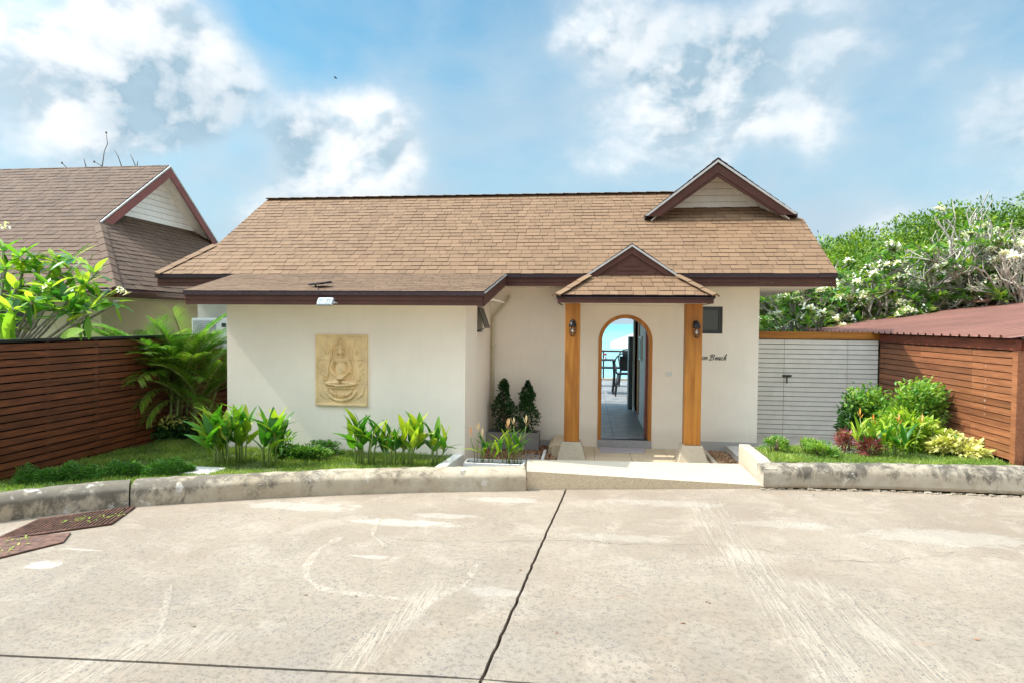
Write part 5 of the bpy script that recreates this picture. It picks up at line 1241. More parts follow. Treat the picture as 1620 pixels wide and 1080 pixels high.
# framed picture on the corridor wall
y0, y1 = at(1016.5, 550, 'x', cx).y, at(1012.5, 550, 'x', cx).y; z0, z1 = at(1015, 570, 'x', cx).z, at(1015, 532, 'x', cx).z
pf_ = thing('framed_picture', 'blue green picture in light frame on the corridor wall', 'picture', (cx, y0, z0)); box('frame', cx-.03, cx-.002, min(y0, y1), max(y0, y1), z0, z1, M['siding'], pf_); box('canvas', cx-.034, cx-.0305, min(y0, y1)+.04, max(y0, y1)-.04, z0+.05, z1-.05, plain('teal_print', (.04,.16,.15), .5, var=.6, sc=5), pf_)
# ================================================================== PLANTS
R = random.Random(21)
def rdir(lo=0., hi=2*pi, el=.5):
    a = R.uniform(lo, hi); return Vector((cos(a)*cos(el), sin(a)*cos(el), sin(el)))
# ---- heliconia clumps: every blade and stalk a part
HB = []
for i in range(6):
    v, f = leaf_shape(1, .31-.02*(i % 3), 7, .12+.11*i, .20, .62, 0, .02); HB.append((v, f))
HM = [[fast_mesh('leaf', v, f, M['lf_heli'], np.full(len(v), t), True) for t in (.15, .4, .62, .9)] for v, f in HB]
def heliconia(x, y, z, n, h, spread, label, lean=(0, 0), seed=0, flowers=0, leafl=.34, mat_f='orange', group='heliconia clumps along the cream wall', thin=1., toward=None):
    r = random.Random(seed); t = thing('heliconia_clump', label, 'plant', (x, y, z), group)
    for i in range(n):
        bx, by_ = r.gauss(0, spread), r.gauss(0, spread*.45); hh = h*r.uniform(.7, 1.0)
        top = Vector((bx*1.7+lean[0]*hh, by_*1.5+lean[1]*hh, hh*.62)); b = MB()
        b.tube([(bx, by_, -.04), (bx*1.2, by_*1.2, hh*.3), top], [.013*thin, .011*thin, .007*thin], 6); b.obj('stalk', M['stem'], t, local=True)
        nl = r.choice((3, 4, 4, 5)); a0 = r.uniform(0, 6)
        for k in range(nl):
            f = k/(nl-1); st = Vector((bx, by_, 0)).lerp(top, .55+.45*f); a = a0+k*2.6+r.uniform(-.4, .4); el = radians(58+26*f+r.uniform(-16, 8))
            if f == 1: el = radians(r.uniform(68, 86))
            d = Vector((cos(a)*cos(el), sin(a)*cos(el)*.8, sin(el))); s = leafl*r.uniform(.75, 1.15)*(1 if f < .9 else .95)
            o = bpy.data.objects.new('leaf', r.choice(r.choice(HM))); COL.objects.link(o); o.parent = t; o.matrix_local = mat4(st, d, s, r.uniform(-.9, .9))
            if thin < 1: o.matrix_local = mat4(st, d, s, r.uniform(-.5, .5)) @ Matrix.Diagonal((.55, 1, 1, 1))
    for i in range(flowers):
        bx = r.gauss(0, spread*1.2); fh = h*r.uniform(.88, 1.12); tp_ = Vector((bx*1.5+r.uniform(-.03, .03), -.02, fh)); fo = MB(); fo.tube([(bx, 0, 0), (bx*1.2, 0, fh*.5), tp_], .0055, 5)
        st_ = fo.obj('flower_stalk', M['stem'], t, local=True)
        lv, lf_ = leaf_shape(.11, .032, 3, -.2, .3, .7)
        inst = [(tp_+Vector((0, 0, -.01+.02*k)), Vector((cos(k*2.6), .3*sin(k*2.6), 1.1+.2*k)), R.uniform(.6, 1.), 0, R.random()) for k in range(4)]
        me = scatter('flower', (lv, lf_), inst, M[mat_f]); o = bpy.data.objects.new('flower', me); COL.objects.link(o); o.parent = st_; 
    return t
def gp_(px, py, y, z): p = at(px, py, 'y', y); return p.x, y, z
LZ = .13
X_ = lambda px, y: at(px, 700, 'y', y).x
heliconia(X_(338, 7.55), 7.55, LZ, 8, .72, .10, 'yellow tipped heliconia clump leaning left beside the palm', (-.18, 0), 3, leafl=.42)
heliconia(X_(380, 7.7), 7.7, LZ, 10, .86, .10, 'dense heliconia clump between the palm and the wing corner', (.0, 0), 5, leafl=.40)
heliconia(X_(423, 7.6), 7.6, LZ, 7, .84, .06, 'upright heliconia clump right of the dense one, above the ground cover', (.08, 0), 6, leafl=.38)
heliconia(X_(576, 7.85), 7.85, LZ, 9, .82, .07, 'bushy heliconia clump under the left half of the carved plaque', (0, 0), 8, leafl=.34)
heliconia(X_(616, 7.85), 7.85, LZ, 5, .70, .04, 'slim heliconia clump just right of the lower plaque corner', (-.06, 0), 9, leafl=.30)
heliconia(X_(645, 7.9), 7.9, LZ, 6, .78, .055, 'full heliconia clump midway between plaque and wing corner', (.08, 0), 10, leafl=.35)
heliconia(X_(690, 7.95), 7.95, LZ, 4, .72, .03, 'narrow heliconia clump nearest the white garden wall', (0, 0), 12, leafl=.30)
heliconia(X_(757, 8.2), 8.2, w0.z-.04, 5, .38, .10, 'heliconia with thin leaves and faded orange flowers at the left of the trough', (0, 0), 14, 3, .26, 'peach', 'orange flowered heliconias', .6)
heliconia(X_(805, 8.2), 8.2, w0.z-.04, 7, .50, .09, 'heliconia with yellow flower stalks at the right end of the trough', (0, 0), 15, 4, .28, 'peach', 'orange flowered heliconias', .6)
heliconia(X_(1415, 8.75), 8.75, .28, 14, .48, .17, 'narrow leaved heliconia with an orange bloom in the right bed', (0, 0), 17, 4, .34, 'orange', 'orange flowered heliconias', .6)
# ---- areca palm
pm = thing('areca_palm', 'bushy areca palm with arching fronds between the dark fence and wing', 'palm', (-6.0, 9.6, .1))
def frond(base, az, el, L, droop, name='frond', tint=.5):
    n = 9; pts = []; p = Vector(base); e = el
    for i in range(n+1):
        pts.append(p.copy()); e -= droop/n*(1+.6*i/n); p = p+Vector((cos(az)*cos(e), sin(az)*cos(e), sin(e)))*(L/n)
    b = MB(); b.tube(pts, [.011]+[.008]*(n-1)+[.003], 5, 1)
    m_ = 40; lv, lf_ = leaf_shape(1, .045, 4, .35, .2, .55)
    V_l = []; Q_l = []; T_l = []
    for k in range(m_):
        t = .22+.78*k/(m_-1); i = min(n-1, int(t*n)); q = pts[i].lerp(pts[i+1], t*n-i) if i < n else pts[-1]
        d = (pts[min(i+1, n)]-pts[i]).normalized(); sd = d.cross(Vector((0, 0, 1))).normalized(); upv = sd.cross(d)
        ll = .34*(sin(pi*min(1, (t-.12)*.95))**.6+.15)*L/1.25
        for s in (-1, 1):
            dr = (sd*s*.9+d*(.75+.4*t)+upv*(.38+R.uniform(-.1, .1))).normalized(); x, y, z = basis(dr)
            Bm = np.array([[x.x, y.x, z.x], [x.y, y.y, z.y], [x.z, y.z, z.z]])*ll; vv = lv@Bm.T+np.array(q)
            Q_l.append(lf_+len(V_l)*len(lv)); V_l.append(vv); T_l.append(np.full(len(lv), min(1, max(0, tint+R.gauss(0, .12)))))
    me = fast_mesh(name, np.concatenate(V_l), np.concatenate(Q_l), M['lf_palm'], np.concatenate(T_l)); fr_ = bpy.data.objects.new(name, me); COL.objects.link(fr_); fr_.parent = pm; fr_.location = -WO[pm.name]
    st_ = b.mesh('rachis', [M['cane'], M['cane']]); o = bpy.data.objects.new('rachis', st_); COL.objects.link(o); o.parent = fr_
pcx = at(290, 700, 'y', 9.6).x
for i in range(17):
    bx, by_ = pcx+R.gauss(0, .2), 9.4+R.gauss(0, .14); hh = R.uniform(.5, 1.15); tx_ = bx+(bx-pcx)*.8
    b = MB(); pp = [Vector((bx, by_, .05)), Vector(((bx+tx_)/2, by_, hh*.5)), Vector((tx_, by_, hh))]; b.tube(pp, [.022, .02, .017], 8)
    for k in range(5): q = pp[0].lerp(pp[2], (k+.6)/5.5); b.lathe([(.018, -.004), (.0235, 0), (.018, .004)], q, 8)
    b.obj('cane', M['cane'], pm)
    for k in range(5):
        az = R.uniform(0, 2*pi) if k > 1 else R.choice((pi*.95, pi*1.15, -.2, -pi/2, pi*1.3))+R.uniform(-.4, .4)
        el = radians(R.uniform(52, 80)); frond((tx_, by_, hh-.02), az, el, R.uniform(.95, 1.3), R.uniform(.35, .95), tint=R.uniform(.25, .75))
for az, el, L in ((pi*1.02, 58, 1.3), (pi*1.1, 48, 1.25), (pi*1.18, 62, 1.3), (pi*.98, 40, 1.1), (-pi*.42, 62, 1.2), (-pi*.55, 70, 1.3), (-.5, 70, 1.15), (pi*1.25, 40, 1.0), (-pi*.35, 75, 1.3), (pi*1.35, 66, 1.2), (pi*1.12, 30, 1.1), (pi*1.2, 20, 1.0), (pi*1.05, 25, 1.1), (pi*1.4, 30, .9), (-pi*.45, 35, .9), (pi*1.15, 68, 1.35), (pi*.95, 66, 1.3), (pi*1.3, 52, 1.2), (-pi*.3, 50, 1.), (pi*1.08, 75, 1.4), (-pi*.25, 78, 1.35), (pi*.5, 75, 1.3), (-.15, 55, 1.1), (-.5, 40, 1.0), (-pi*.4, 60, 1.2), (-pi*.6, 55, 1.2), (-pi*.7, 65, 1.25), (pi*1.1, 82, 1.45), (-pi*.2, 84, 1.45), (pi*1.22, 35, 1.2), (-.3, 25, .8), (-pi*.5, 20, .8)):
    frond((pcx+R.uniform(-.25, .2), 9.3, R.uniform(.35, .95)), az, radians(el), L, R.uniform(.7, 1.2), tint=R.uniform(.5, .85))
# ---- generic leafy shrub
def shrub(name, label, x, y, z, rx, ry, h, n, leaf, mat, cat='shrub', shape='ball', group=None, stems=7, seed=0, stem_mat='brown', lean=0, tint=(.15, .95), out=.8, sz=(.7, 1.2), clumps=0, base=.0):
    r = random.Random(seed); t = thing(name, label, cat, (x, y, z), group); inst = []
    cl = []
    for _ in range(clumps or 1):
        a, e = r.uniform(0, 2*pi), r.uniform(-.1, 1)
        cl.append(Vector((cos(a)*.55*rx, sin(a)*.55*ry, h*(.3+.45*e))) if clumps else Vector((0, 0, h*.5)))
    tips = []
    for i in range(n):
        for _ in range(20):
            d = Vector((r.gauss(0, 1), r.gauss(0, 1), r.gauss(0, 1))).normalized(); q = r.random()**.33*(.62+.38*r.random())
            if shape == 'ball' and clumps:
                c = r.choice(cl); p = c+Vector((d.x*rx*.5*q, d.y*ry*.5*q, d.z*h*.28*q)); bump_ = 1
            elif shape == 'ball': p = Vector((d.x*rx*q, d.y*ry*q, h*.5+d.z*h*.5*q))
            elif shape == 'cone':
                zz_ = r.random()**.8; a = r.uniform(0, 6.28); w = min(1, (1-zz_)*1.8)**.7*(.84+.2*sin(zz_*13+seed*2)+.14*sin(a*3+seed+zz_*5)); q = r.random()**.4; p = Vector((cos(a)*rx*w*q, sin(a)*ry*w*q, base+zz_*(h-base)))
            else: p = Vector((r.uniform(-rx, rx), r.uniform(-ry, ry), h*(.35+.65*r.random())*(.7+.3*sin(r.random()*9))))
            k = mn.noise(Vector((p.x+x, p.y+y, p.z))*4.5)
            if k > -.18 or r.random() < .35: break
        if p.z < 0: p.z = abs(p.z)*.3
        c0_ = Vector((0, 0, h*.25)); o_ = (p-c0_); o_ = o_.normalized() if o_.length > .01 else Vector((0, 0, 1))
        d2 = (o_*out+Vector((r.gauss(0, .5), r.gauss(0, .5), r.gauss(.25, .45)))).normalized()
        ti = min(1, max(0, r.uniform(*tint)+k*.5)); p.x += lean*p.z
        inst.append((p, d2, r.uniform(*sz), r.uniform(-1.2, 1.2), ti))
    o = bpy.data.objects.new('foliage', scatter('foliage', leaf, inst, mat)); COL.objects.link(o); o.parent = t
    for i in range(stems):
        a = r.uniform(0, 6.28); w = r.uniform(.2, .7); b = MB()
        if shape == 'cone': tgt = Vector((r.gauss(0, .02), r.gauss(0, .02), h*r.uniform(.7, .95))); b0 = (r.gauss(0, .008), r.gauss(0, .008), -.05)
        elif shape == 'row': xx = r.uniform(-rx, rx); b0 = (xx, 0, -.04); tgt = Vector((xx+r.gauss(0, .05), r.uniform(-ry, ry), h*.7))
        else: tgt = Vector((cos(a)*rx*w+lean*h*.7, sin(a)*ry*w, h*r.uniform(.55, .85))); b0 = (r.gauss(0, .03), r.gauss(0, .03), -.04)
        b.tube([b0, tuple(Vector(b0).lerp(tgt, .5)+Vector((0, 0, .02))), tgt], [.010, .007, .004], 5); b.obj('stem', M[stem_mat], t, local=True)
    return t
L_small = leaf_shape(.045, .02, 3, .2, .25); L_med = leaf_shape(.075, .034, 3, .25, .25); L_thin = leaf_shape(.06, .012, 2, .3, .2); L_lance = leaf_shape(.15, .03, 4, .5, .25); L_big = leaf_shape(.11, .05, 3, .3, .25)
tyc = ty+.17
for px, lb, sd in ((797, 'left clipped dark green cone shrub in the grey planter', 1), (834, 'right clipped dark green cone shrub in the grey planter', 2)):
    p = at(px, 680, 'y', tyc); zz_ = tz-.05; tp_ = at(px, 601 if sd == 1 else 604, 'y', tyc).z
    b_ = shrub('topiary_shrub', lb, p.x, tyc, zz_, .215, .19, tp_-zz_, 1900, leaf_shape(.055, .027, 3, .2, .25), M['lf_dark'], 'shrub', 'cone', 'clipped cone shrubs', 4, sd, base=.06, tint=(.1, .8), out=.7)
# left garden
p = at(278, 712, 'y', 9.35); shrub('variegated_shrub', 'low dark shrub with cream variegated tops under the palm', p.x, 9.2, .12, .62, .4, .34, 1500, L_lance, M['lf_dark'], seed=31, tint=(.2, .9), stems=8)
r_ins = []
for i in range(420):
    a = R.uniform(0, 6.28); q = R.random()**.5; r_ins.append((Vector((p.x+cos(a)*.6*q, 9.15+sin(a)*.35*q, .12+.30+.1*R.random()-.1*q)), (R.gauss(0, .7), R.gauss(0, .7)-.3, .9), R.uniform(.6, 1.), R.uniform(-1, 1), R.uniform(.5, 1)))
vp = [o for o in COL.objects if o.get('label') == 'low dark shrub with cream variegated tops under the palm'][0]
o = bpy.data.objects.new('variegated_leaves', scatter('variegated_leaves', leaf_shape(.09, .038, 3, .3, .2), r_ins, M['lf_var'])); COL.objects.link(o); o.parent = vp; o.location = -WO[vp.name]
hp0, hp1 = at(22, 765, 'z', .15), at(300, 748, 'z', .15)
shrub('low_hedge', 'low dark green feathery hedge along the left kerb', 0, 0, .13, 1, 1, .2, 10, L_thin, M['lf_cov'], 'hedge', 'row', seed=40, stems=0)
hd = bpy.data.objects['low_hedge']; ch = hd.children[0]
inst = []
for i in range(15000):
    t = R.random(); c = hp0.lerp(hp1, t)+Vector((0, .07, 0)); w = .11*(1+.3*sin(t*17)+.25*sin(t*43)); hh = .165*(1+.22*sin(t*23+1)+.2*sin(t*51))
    if t < .02 or t > .98: w *= .6; hh *= .7
    a = R.uniform(0, pi); q = R.random()**.4
    p = c+Vector((R.gauss(0, .012), cos(a)*w*q, -.02+sin(a)*hh*q)); inst.append((p-Vector((0, 0, .13)), (cos(a)*.3+R.gauss(0, .5), cos(a)*.9+R.gauss(0, .4), sin(a)*1+R.gauss(0, .4)), R.uniform(.6, 1.1), R.uniform(-1, 1), min(1, max(0, R.gauss(.45, .2)))))
ch.data = scatter('foliage', leaf_shape(.042, .012, 2, .2, .2), inst, M['lf_cov'])
p = at(492, 725, 'y', 8.2); shrub('ground_cover_shrub', 'spreading low green shrub beneath the diagonal wall shadow', p.x, 8.15, .12, .56, .26, .26, 4200, L_small, M['lf_cov'], seed=41, stems=8, clumps=9, tint=(.2, .8))
p = at(447, 715, 'y', 8.1); shrub('young_shrub', 'taller sprig of broad dark leaves left of the spreading ground cover', p.x, 8.1, .12, .2, .15, .42, 150, leaf_shape(.12, .045, 4, .35, .25), M['lf_shr'], seed=42, stems=6, tint=(.1, .7))
# right bed
def bedz(y): return .30
for px, yy, rx, hh, lb, sd, ln_ in ((1228, 8.72, .17, .26, 'leftmost feathery pink flecked shrub in the right bed by the cheek wall', 51, -.15), (1275, 8.9, .17, .27, 'feathery pink flecked shrub in the middle of the three low ones', 52, -.12), (1300, 8.62, .22, .20, 'broad feathery pink flecked shrub right of the other two', 53, .0)):
    p = at(px, 715, 'y', yy); shrub('feathery_shrub', lb, p.x, yy, .29, rx, .15, hh, 1700, leaf_shape(.05, .011, 2, .2, .2), M['lf_shr'], seed=sd, group='low pink flecked shrubs', stems=9, lean=ln_, clumps=6, out=1.1)
    t_ = bpy.context.scene.objects[-1] if False else None
    ins = [(Vector((p.x+R.uniform(-rx, rx)*.85+ln_*.15, yy-R.uniform(0, .13), .29+hh*R.uniform(.4, .95))), rdir(el=R.uniform(-.2, 1)), R.uniform(.5, 1), 0, R.random()) for _ in range(70)]
    tg = [o for o in COL.objects if o.get('label') == lb][0]; o = bpy.data.objects.new('flowers', scatter('flowers', leaf_shape(.02, .012, 2, .1, .2), ins, M['pink'])); COL.objects.link(o); o.parent = tg; o.location = -WO[tg.name]
for px, yy, hh, lb, sd in ((1339, 9.0, .30, 'burgundy spiky cordyline in front of the gate slats', 61), (1377, 8.72, .24, 'darker burgundy cordyline nearer the kerb', 62)):
    p = at(px, 715, 'y', yy); shrub('cordyline', lb, p.x, yy, .29, .14, .12, hh, 260, leaf_shape(.12, .018, 3, .3, .25), M['lf_red'], 'plant', seed=sd, group='burgundy cordylines', stems=6, out=1.3)
gx_ = lambda px, y: at(px, 690, 'y', y).x
shrub('dark_shrub', 'dark green upright shrub against the gate slats', gx_(1352, 10.2), 10.2, .0, .26, .22, 1.18, 2400, L_med, M['lf_dark'], seed=70, stems=7, tint=(.35, 1), clumps=9)
shrub('green_shrub', 'large rounded mid green shrub in front of the chestnut fence', gx_(1412, 9.9), 9.9, .1, .74, .5, 1.16, 9500, L_med, M['lf_shr'], seed=71, stems=12, clumps=16)
shrub('lime_shrub', 'bright lime green shrub before the big rounded shrub', gx_(1440, 9.3), 9.3, .2, .42, .3, .68, 2400, leaf_shape(.10, .032, 3, .35, .25), M['lf_lime'], seed=72, stems=8, tint=(.1, .8), clumps=8)
shrub('variegated_shrub', 'yellow and green variegated shrub beside the right corner post', gx_(1522, 8.95), 8.95, .28, .42, .25, .34, 1500, leaf_shape(.10, .04, 3, .35, .25), M['lf_var'], seed=73, stems=8, tint=(.3, 1), clumps=8)
shrub('variegated_shrub', 'yellow flecked taller shrub between the lime and the low variegated shrub', gx_(1483, 9.2), 9.2, .25, .28, .22, .46, 1100, leaf_shape(.09, .038, 3, .35, .25), M['lf_var'], seed=74, stems=7, tint=(.0, .8), clumps=6)
# ---- frangipani trees
FLf = leaf_shape(1, .26, 5, .12, .16, 1.1)
def skeleton(base, dirs, depth, L, r0, rr, shrink=.8, spread=.6, up=.25, wob=.12):
    segs = []; tips = []
    def go(p, d, l, rad, k):
        q = p+d*l; m_ = p.lerp(q, .5)+Vector((rr.gauss(0, 1), rr.gauss(0, 1), rr.gauss(0, 1)))*l*wob
        segs.append(([p, m_, q], [rad, rad*.9, rad*.8], k))
        if k == 0: tips.append((q, d)); return
        for _ in range(rr.choice((2, 3, 3))):
            nd = (d+Vector((rr.gauss(0, spread), rr.gauss(0, spread), rr.gauss(up, spread*.6)))).normalized(); go(q, nd, l*shrink*rr.uniform(.75, 1.2), rad*.72, k-1)
    for d in dirs: go(Vector(base), Vector(d).normalized(), L, r0, depth)
    return segs, tips
def flower_inst(p, n, r, s, rr):
    out = []
    for _ in range(n):
        c = p+Vector((rr.gauss(0, r), rr.gauss(0, r), abs(rr.gauss(0, r*.8)))); a = rr.uniform(0, 6)
        fn = Vector((rr.gauss(0, .6), rr.gauss(-.4, .6), 1)).normalized(); x, y, z = basis(fn)
        for k in range(5): an = a+k*2*pi/5; out.append((c, (x*cos(an)+z*sin(an)+y*.35), s*rr.uniform(.85, 1.1), 0, rr.random()))
    return out
PET = leaf_shape(1, .62, 2, .15, .15, .8)
# left tree leaning over the dark fence: leaves are parts
fr_t = thing('frangipani_tree', 'frangipani with large glossy leaves behind the dark left fence', 'tree', (-8.2, 7.6, 0))
rr = random.Random(4)
b = MB(); b.tube([(-8.3, 7.9, 0), (-8.2, 7.8, .8), (-8.05, 7.7, 1.35)], [.09, .075, .06], 8); b.obj('trunk', M['bark'], fr_t)
FLM = [fast_mesh('leaf', *leaf_shape(1, .25+.03*(i % 3), 6, .05+.12*i, .12, 1.15), M['lf_fr'], None, True) for i in range(4)]
FLM = []
for i in range(4):
    for ti in (.1, .35, .6, .9):
        v, f = leaf_shape(1, .25+.03*(i % 3), 6, .03+.12*i, .12, 1.15); FLM.append(fast_mesh('leaf', v, f, M['lf_fr'], np.full(len(v), ti), True))
tipsL = [((180,478),7.5),((130,448),7.6),((95,435),7.9),((62,462),7.4),((25,455),7.3),((8,425),7.6),((48,500),7.2),((5,395),8.0),((105,475),7.3),((150,432),8.0),((12,515),7.1),((20,490),7.0),((60,430),7.9),((118,500),7.4),((75,480),7.6),((35,430),7.8),((85,410),8.0),((140,492),7.3),((20,470),7.9),((110,425),8.1),((50,475),7.0),((-30,450),7.3),((-25,500),7.1),((160,470),7.7)]
base_ = Vector((-8.05, 7.7, 1.35)); nleaf = 0
for k, ((px, py), y) in enumerate(tipsL):
    tip = at(px, py, 'y', y); mid_ = base_.lerp(tip, .5)+Vector((rr.uniform(-.1, .1), rr.uniform(-.1, .1), -.10))
    b = MB(); b.tube(smooth([base_, mid_, tip+Vector((0, 0, -.03)), tip], 4), [.024]+[.020]*4+[.017]*4+[.014]*4, 7); b.obj('branch', M['bark'], fr_t)
    nn = rr.choice((10, 11, 13))
    for i in range(nn):
        a = i*2.4+rr.uniform(-.2, .2); el = radians(rr.uniform(-10, 65)) if rr.random() < .85 else radians(-70)
        o = place('leaf', rr.choice(FLM), fr_t, mat4(tip+Vector((0, 0, -.05+.05*rr.random())), (cos(a)*cos(el), sin(a)*cos(el), sin(el)), rr.uniform(.24, .36), rr.uniform(-.4, .4))); nleaf += 1
    if k in (0,): pass
inst = []
for k in range(17):
    tip = at(rr.uniform(-10, 150), rr.uniform(400, 505), 'y', rr.uniform(7.2, 8.2))
    if px_of(tip)[1] < 405 and px_of(tip)[0] > 60: continue
    for i in range(11):
        a = i*2.4+rr.uniform(-.2, .2); el = radians(rr.uniform(-30, 60)); inst.append((tip, (cos(a)*cos(el), sin(a)*cos(el), sin(el)), rr.uniform(.22, .34), rr.uniform(-.4, .4), rr.random()))
o = bpy.data.objects.new('inner_leaves', scatter('inner_leaves', leaf_shape(1, .26, 5, .2, .12, 1.15), inst, M['lf_fr'])); COL.objects.link(o); o.parent = fr_t; o.location = -WO[fr_t.name]; o['kind'] = 'stuff'
for (px, py, yy, n_, r_, s_) in ((193, 462, 7.45, 7, .035, .05), (202, 468, 7.4, 3, .02, .05), (8, 362, 7.9, 6, .05, .05), (127, 416, 7.9, 2, .015, .04)):
    inst = flower_inst(at(px, py, 'y', yy), n_, r_, s_, rr)
    o = bpy.data.objects.new('flower_cluster', scatter('flower_cluster', PET, inst, M['petal'])); COL.objects.link(o); o.parent = fr_t; o.location = -WO[fr_t.name]
for (a, c) in (((47,418),(63,399)), ((143,412),(147,402))):
    b = MB(); b.tube([at(*a, 'y', 7.6), at(*c, 'y', 7.6)], .006, 5); b.obj('flower_stalk', M['stem'], fr_t)
bn_ = thing('banana_plant', 'broad paddle leaf plant low behind the fence at the far left', 'plant', (-7.6, 7.0, 0))
for (px, py), (qx, qy), w in (((18, 545), (12, 488), .5), ((95, 533), (128, 521), .33), ((30, 545), (-30, 500), .4)):
    a = at(px, py, 'y', 7.0); c = at(qx, qy, 'y', 6.9); L = (c-a).length; v, f = leaf_shape(L*1.05, L*w, 8, .08, .15, .9)
    me = fast_mesh('leaf', v, f, M['lf_fr'], np.full(len(v), .6), True); place('leaf', me, bn_, mat4(a, c-a, 1, 1.2))
b = MB(); b.tube([(-7.6, 7.0, 0), (-7.4, 7.0, 1.6)], [.08, .05], 8); b.obj('stalk', M['stem'], bn_)
# far frangipanis behind the carport
def far_frang(label, base, dirs, depth, L, r0, seed, leaves=True, nfl=60, ls=(.18, .30), mat='lf_frd', bm='bark', spread=.55, nl=(8, 12), grp='frangipani trees behind the carport'):
    r = random.Random(seed); segs, tips = skeleton((0, 0, 0), dirs, depth, L, r0, r, .82, spread, .22)
    t = thing('frangipani_tree', label, 'tree', base, grp)
    b = MB(); b2 = MB()
    for p, rad, k in segs: (b if k >= depth-1 else b2).tube(p, rad, 6 if k > 1 else 5, cap=False)
    b.obj('trunk', M[bm], t, local=True); b2.obj('branches', M[bm], t, local=True)
    if leaves:
        inst = []
        for q, d in tips:
            for i in range(r.randint(*nl)):
                a = i*2.4; el = radians(r.uniform(-5, 60)); inst.append((q, (cos(a)*cos(el), sin(a)*cos(el), sin(el)), r.uniform(*ls), r.uniform(-.4, .4), min(1, max(0, r.gauss(.5, .25)))))
        o = bpy.data.objects.new('crown', scatter('crown', leaf_shape(1, .27, 3, .2, .15, 1.1), inst, M[mat])); COL.objects.link(o); o.parent = t
    inst = []
    for q, d in r.sample(tips, min(len(tips), nfl)): inst += flower_inst(q+Vector((0, -.03, .05)), r.randint(9, 16), .065, .10, r)
    if inst: o = bpy.data.objects.new('flowers', scatter('flowers', PET, inst, M['petal'])); COL.objects.link(o); o.parent = t
    return t, tips
up5 = [(cos(a)*.8, sin(a)*.8, .75) for a in (0, 1.25, 2.5, 3.8, 5.0)]
def bx_(px, y): return at(px, 500, 'y', y).x
far_frang('white flowered frangipani nearest the right end of the house', (bx_(1240, 19.5), 19.5, -.2), up5, 5, 1.0, .10, 1, nfl=110)
far_frang('white flowered frangipani in front of the hill, left of centre', (bx_(1335, 18.0), 18.0, -.2), up5, 5, 1.05, .10, 2, nfl=120)
far_frang('tallest white flowered frangipani above the metal roof', (bx_(1420, 18.4), 18.4, .0), up5, 5, 1.15, .11, 3, nfl=120)
far_frang('white flowered frangipani just left of the leafless one', (bx_(1500, 17.5), 17.5, .1), up5, 5, 1.05, .10, 8, nfl=100)
far_frang('low white flowered frangipani behind the gate', (bx_(1270, 16.8), 16.8, -.2), up5, 4, .8, .07, 6, nfl=60)
far_frang('leafless pale grey frangipani with yellow blooms at the right edge', (bx_(1575, 17), 17, .2), [(cos(a)*.4, sin(a)*.4, 1) for a in (0, .9, 1.8, 2.8, 3.7, 4.6, 5.5)], 5, 1.02, .075, 5, leaves=False, nfl=50, bm='barkw', spread=.36, grp=None)
far_frang('second bare pale frangipani leaning over the pink roof', (bx_(1640, 16.5), 16.5, .2), [(cos(a)*.4, sin(a)*.4, 1) for a in (0, 1.2, 2.4, 3.7, 4.9)], 5, .98, .07, 15, leaves=False, nfl=20, bm='barkw', spread=.38, grp=None)
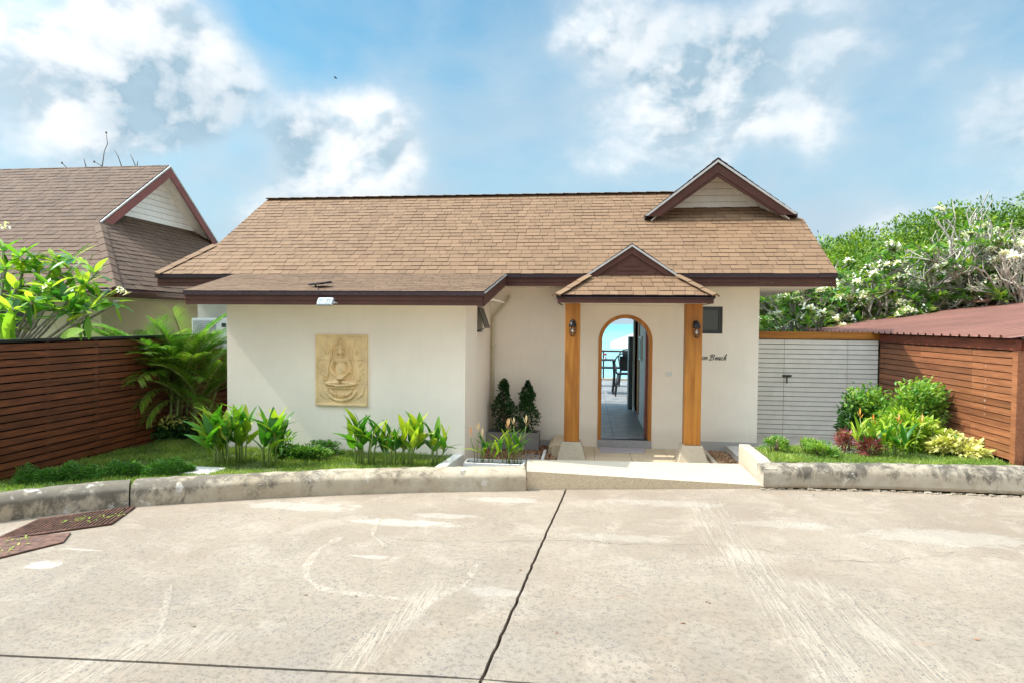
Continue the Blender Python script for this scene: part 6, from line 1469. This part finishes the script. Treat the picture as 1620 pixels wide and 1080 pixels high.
# ---- trees on the hillside
def tree(label, x, y, h, r_, seed, n=11000, grp='leafy trees on the hillside', mat='lf_tree'):
    r = random.Random(seed); z = hill_z(x, y)-.3; t = thing('leafy_tree', label, 'tree', (x, y, z), grp)
    b = MB(); b.tube([(0, 0, -.3), (r.uniform(-.2, .2), 0, h*.35), (r.uniform(-.3, .3), 0, h*.6)], [.18, .14, .08], 8); b.obj('trunk', M['brown'], t, local=True)
    cl = []
    for i in range(22):
        a = r.uniform(0, 6.28); e = r.uniform(-.5, 1.2); q = r.uniform(.45, .95); c = Vector((cos(a)*cos(e)*r_*q, sin(a)*cos(e)*r_*q, h*.62+sin(e)*h*.36*q)); cl.append((c, r.uniform(.24, .42)*r_))
    b = MB()
    for c, s in cl[:9]: b.tube([(0, 0, h*.4), tuple(Vector((0, 0, h*.45)).lerp(c, .5)), c], [.07, .045, .02], 5, cap=False)
    b.obj('limbs', M['brown'], t, local=True)
    inst = []
    for i in range(n):
        c, s = r.choice(cl); d = Vector((r.gauss(0, 1), r.gauss(0, 1), r.gauss(0, 1))).normalized(); p = c+d*s*(r.random()**.3)*Vector((1, 1, .75)).length/1.6
        k = mn.noise(p*2.2+Vector((x, y, 0)))
        if k < -.22 and r.random() < .7: continue
        inst.append((p, (d+Vector((r.gauss(0, .4), r.gauss(0, .4), r.gauss(.3, .4)))), r.uniform(.7, 1.3), r.uniform(-1, 1), min(1, max(0, .45+k*.7+d.z*.0+r.gauss(0, .16)))))
    o = bpy.data.objects.new('crown', scatter('crown', leaf_shape(.17, .085, 2, .3, .2), inst, M[mat])); COL.objects.link(o); o.parent = t
TT = [(1315, 372, 27, 2.4, 'leftmost leafy tree just beyond the eave end'), (1365, 372, 29, 2.6, 'rounded leafy tree second from the house'), (1408, 363, 28, 2.6, 'leafy tree with the paler crown mid slope'), (1462, 350, 30, 3.0, 'dense leafy tree above the tallest frangipani'),
      (1512, 335, 31, 3.2, 'high dark leafy tree on the upper slope'), (1558, 338, 29, 3.0, 'broad leafy tree behind the bare frangipani'), (1612, 312, 30, 3.3, 'topmost leafy tree at the right edge'), (1590, 400, 25, 2.6, 'lower leafy tree between the bare branches'), (1480, 400, 25, 2.6, 'low leafy tree behind the flowering crowns'), (1390, 410, 24, 2.2, 'small leafy tree hidden behind the flowering crowns'), (1660, 330, 27, 3.2, 'leafy tree cut off by the right edge of the view'), (1290, 420, 24, 2.0, 'small leafy tree in the gap beside the eave'), (1250, 470, 22, 1.9, 'small leafy tree low behind the gate')]
for i, (px, py, y, r_, lb) in enumerate(TT):
    p = at(px, py, 'y', y); z = hill_z(p.x, y)-.3; tree(lb, p.x, y, max(2.5, (p.z-z)), r_, 100+i, 9500 if py < 395 else 6500)
# ---- a small bird high over the roof
bd = at(531, 124, 'y', 40); t = thing('bird', 'tiny dark bird in the blue sky above the long roof', 'bird', tuple(bd))
b = MB(); b.tube([(-.12, 0, 0), (-.04, 0, .01), (.05, 0, .01), (.12, 0, 0)], [.008, .03, .03, .006], 7); b.obj('body', M['black'], t, local=True)
for s in (-1, 1): b = MB(); b.prism([(-.05, 0, .01), (.05, 0, .01), (.02, s*.16, .06), (-.02, s*.26, .03), (-.05, s*.14, .05)], (0, 0, .006)); b.obj('wing', M['black'], t, local=True)
print('objects', len(bpy.data.objects), 'tris', sum(len(o.data.polygons) for o in bpy.data.objects if o.type == 'MESH')*2)
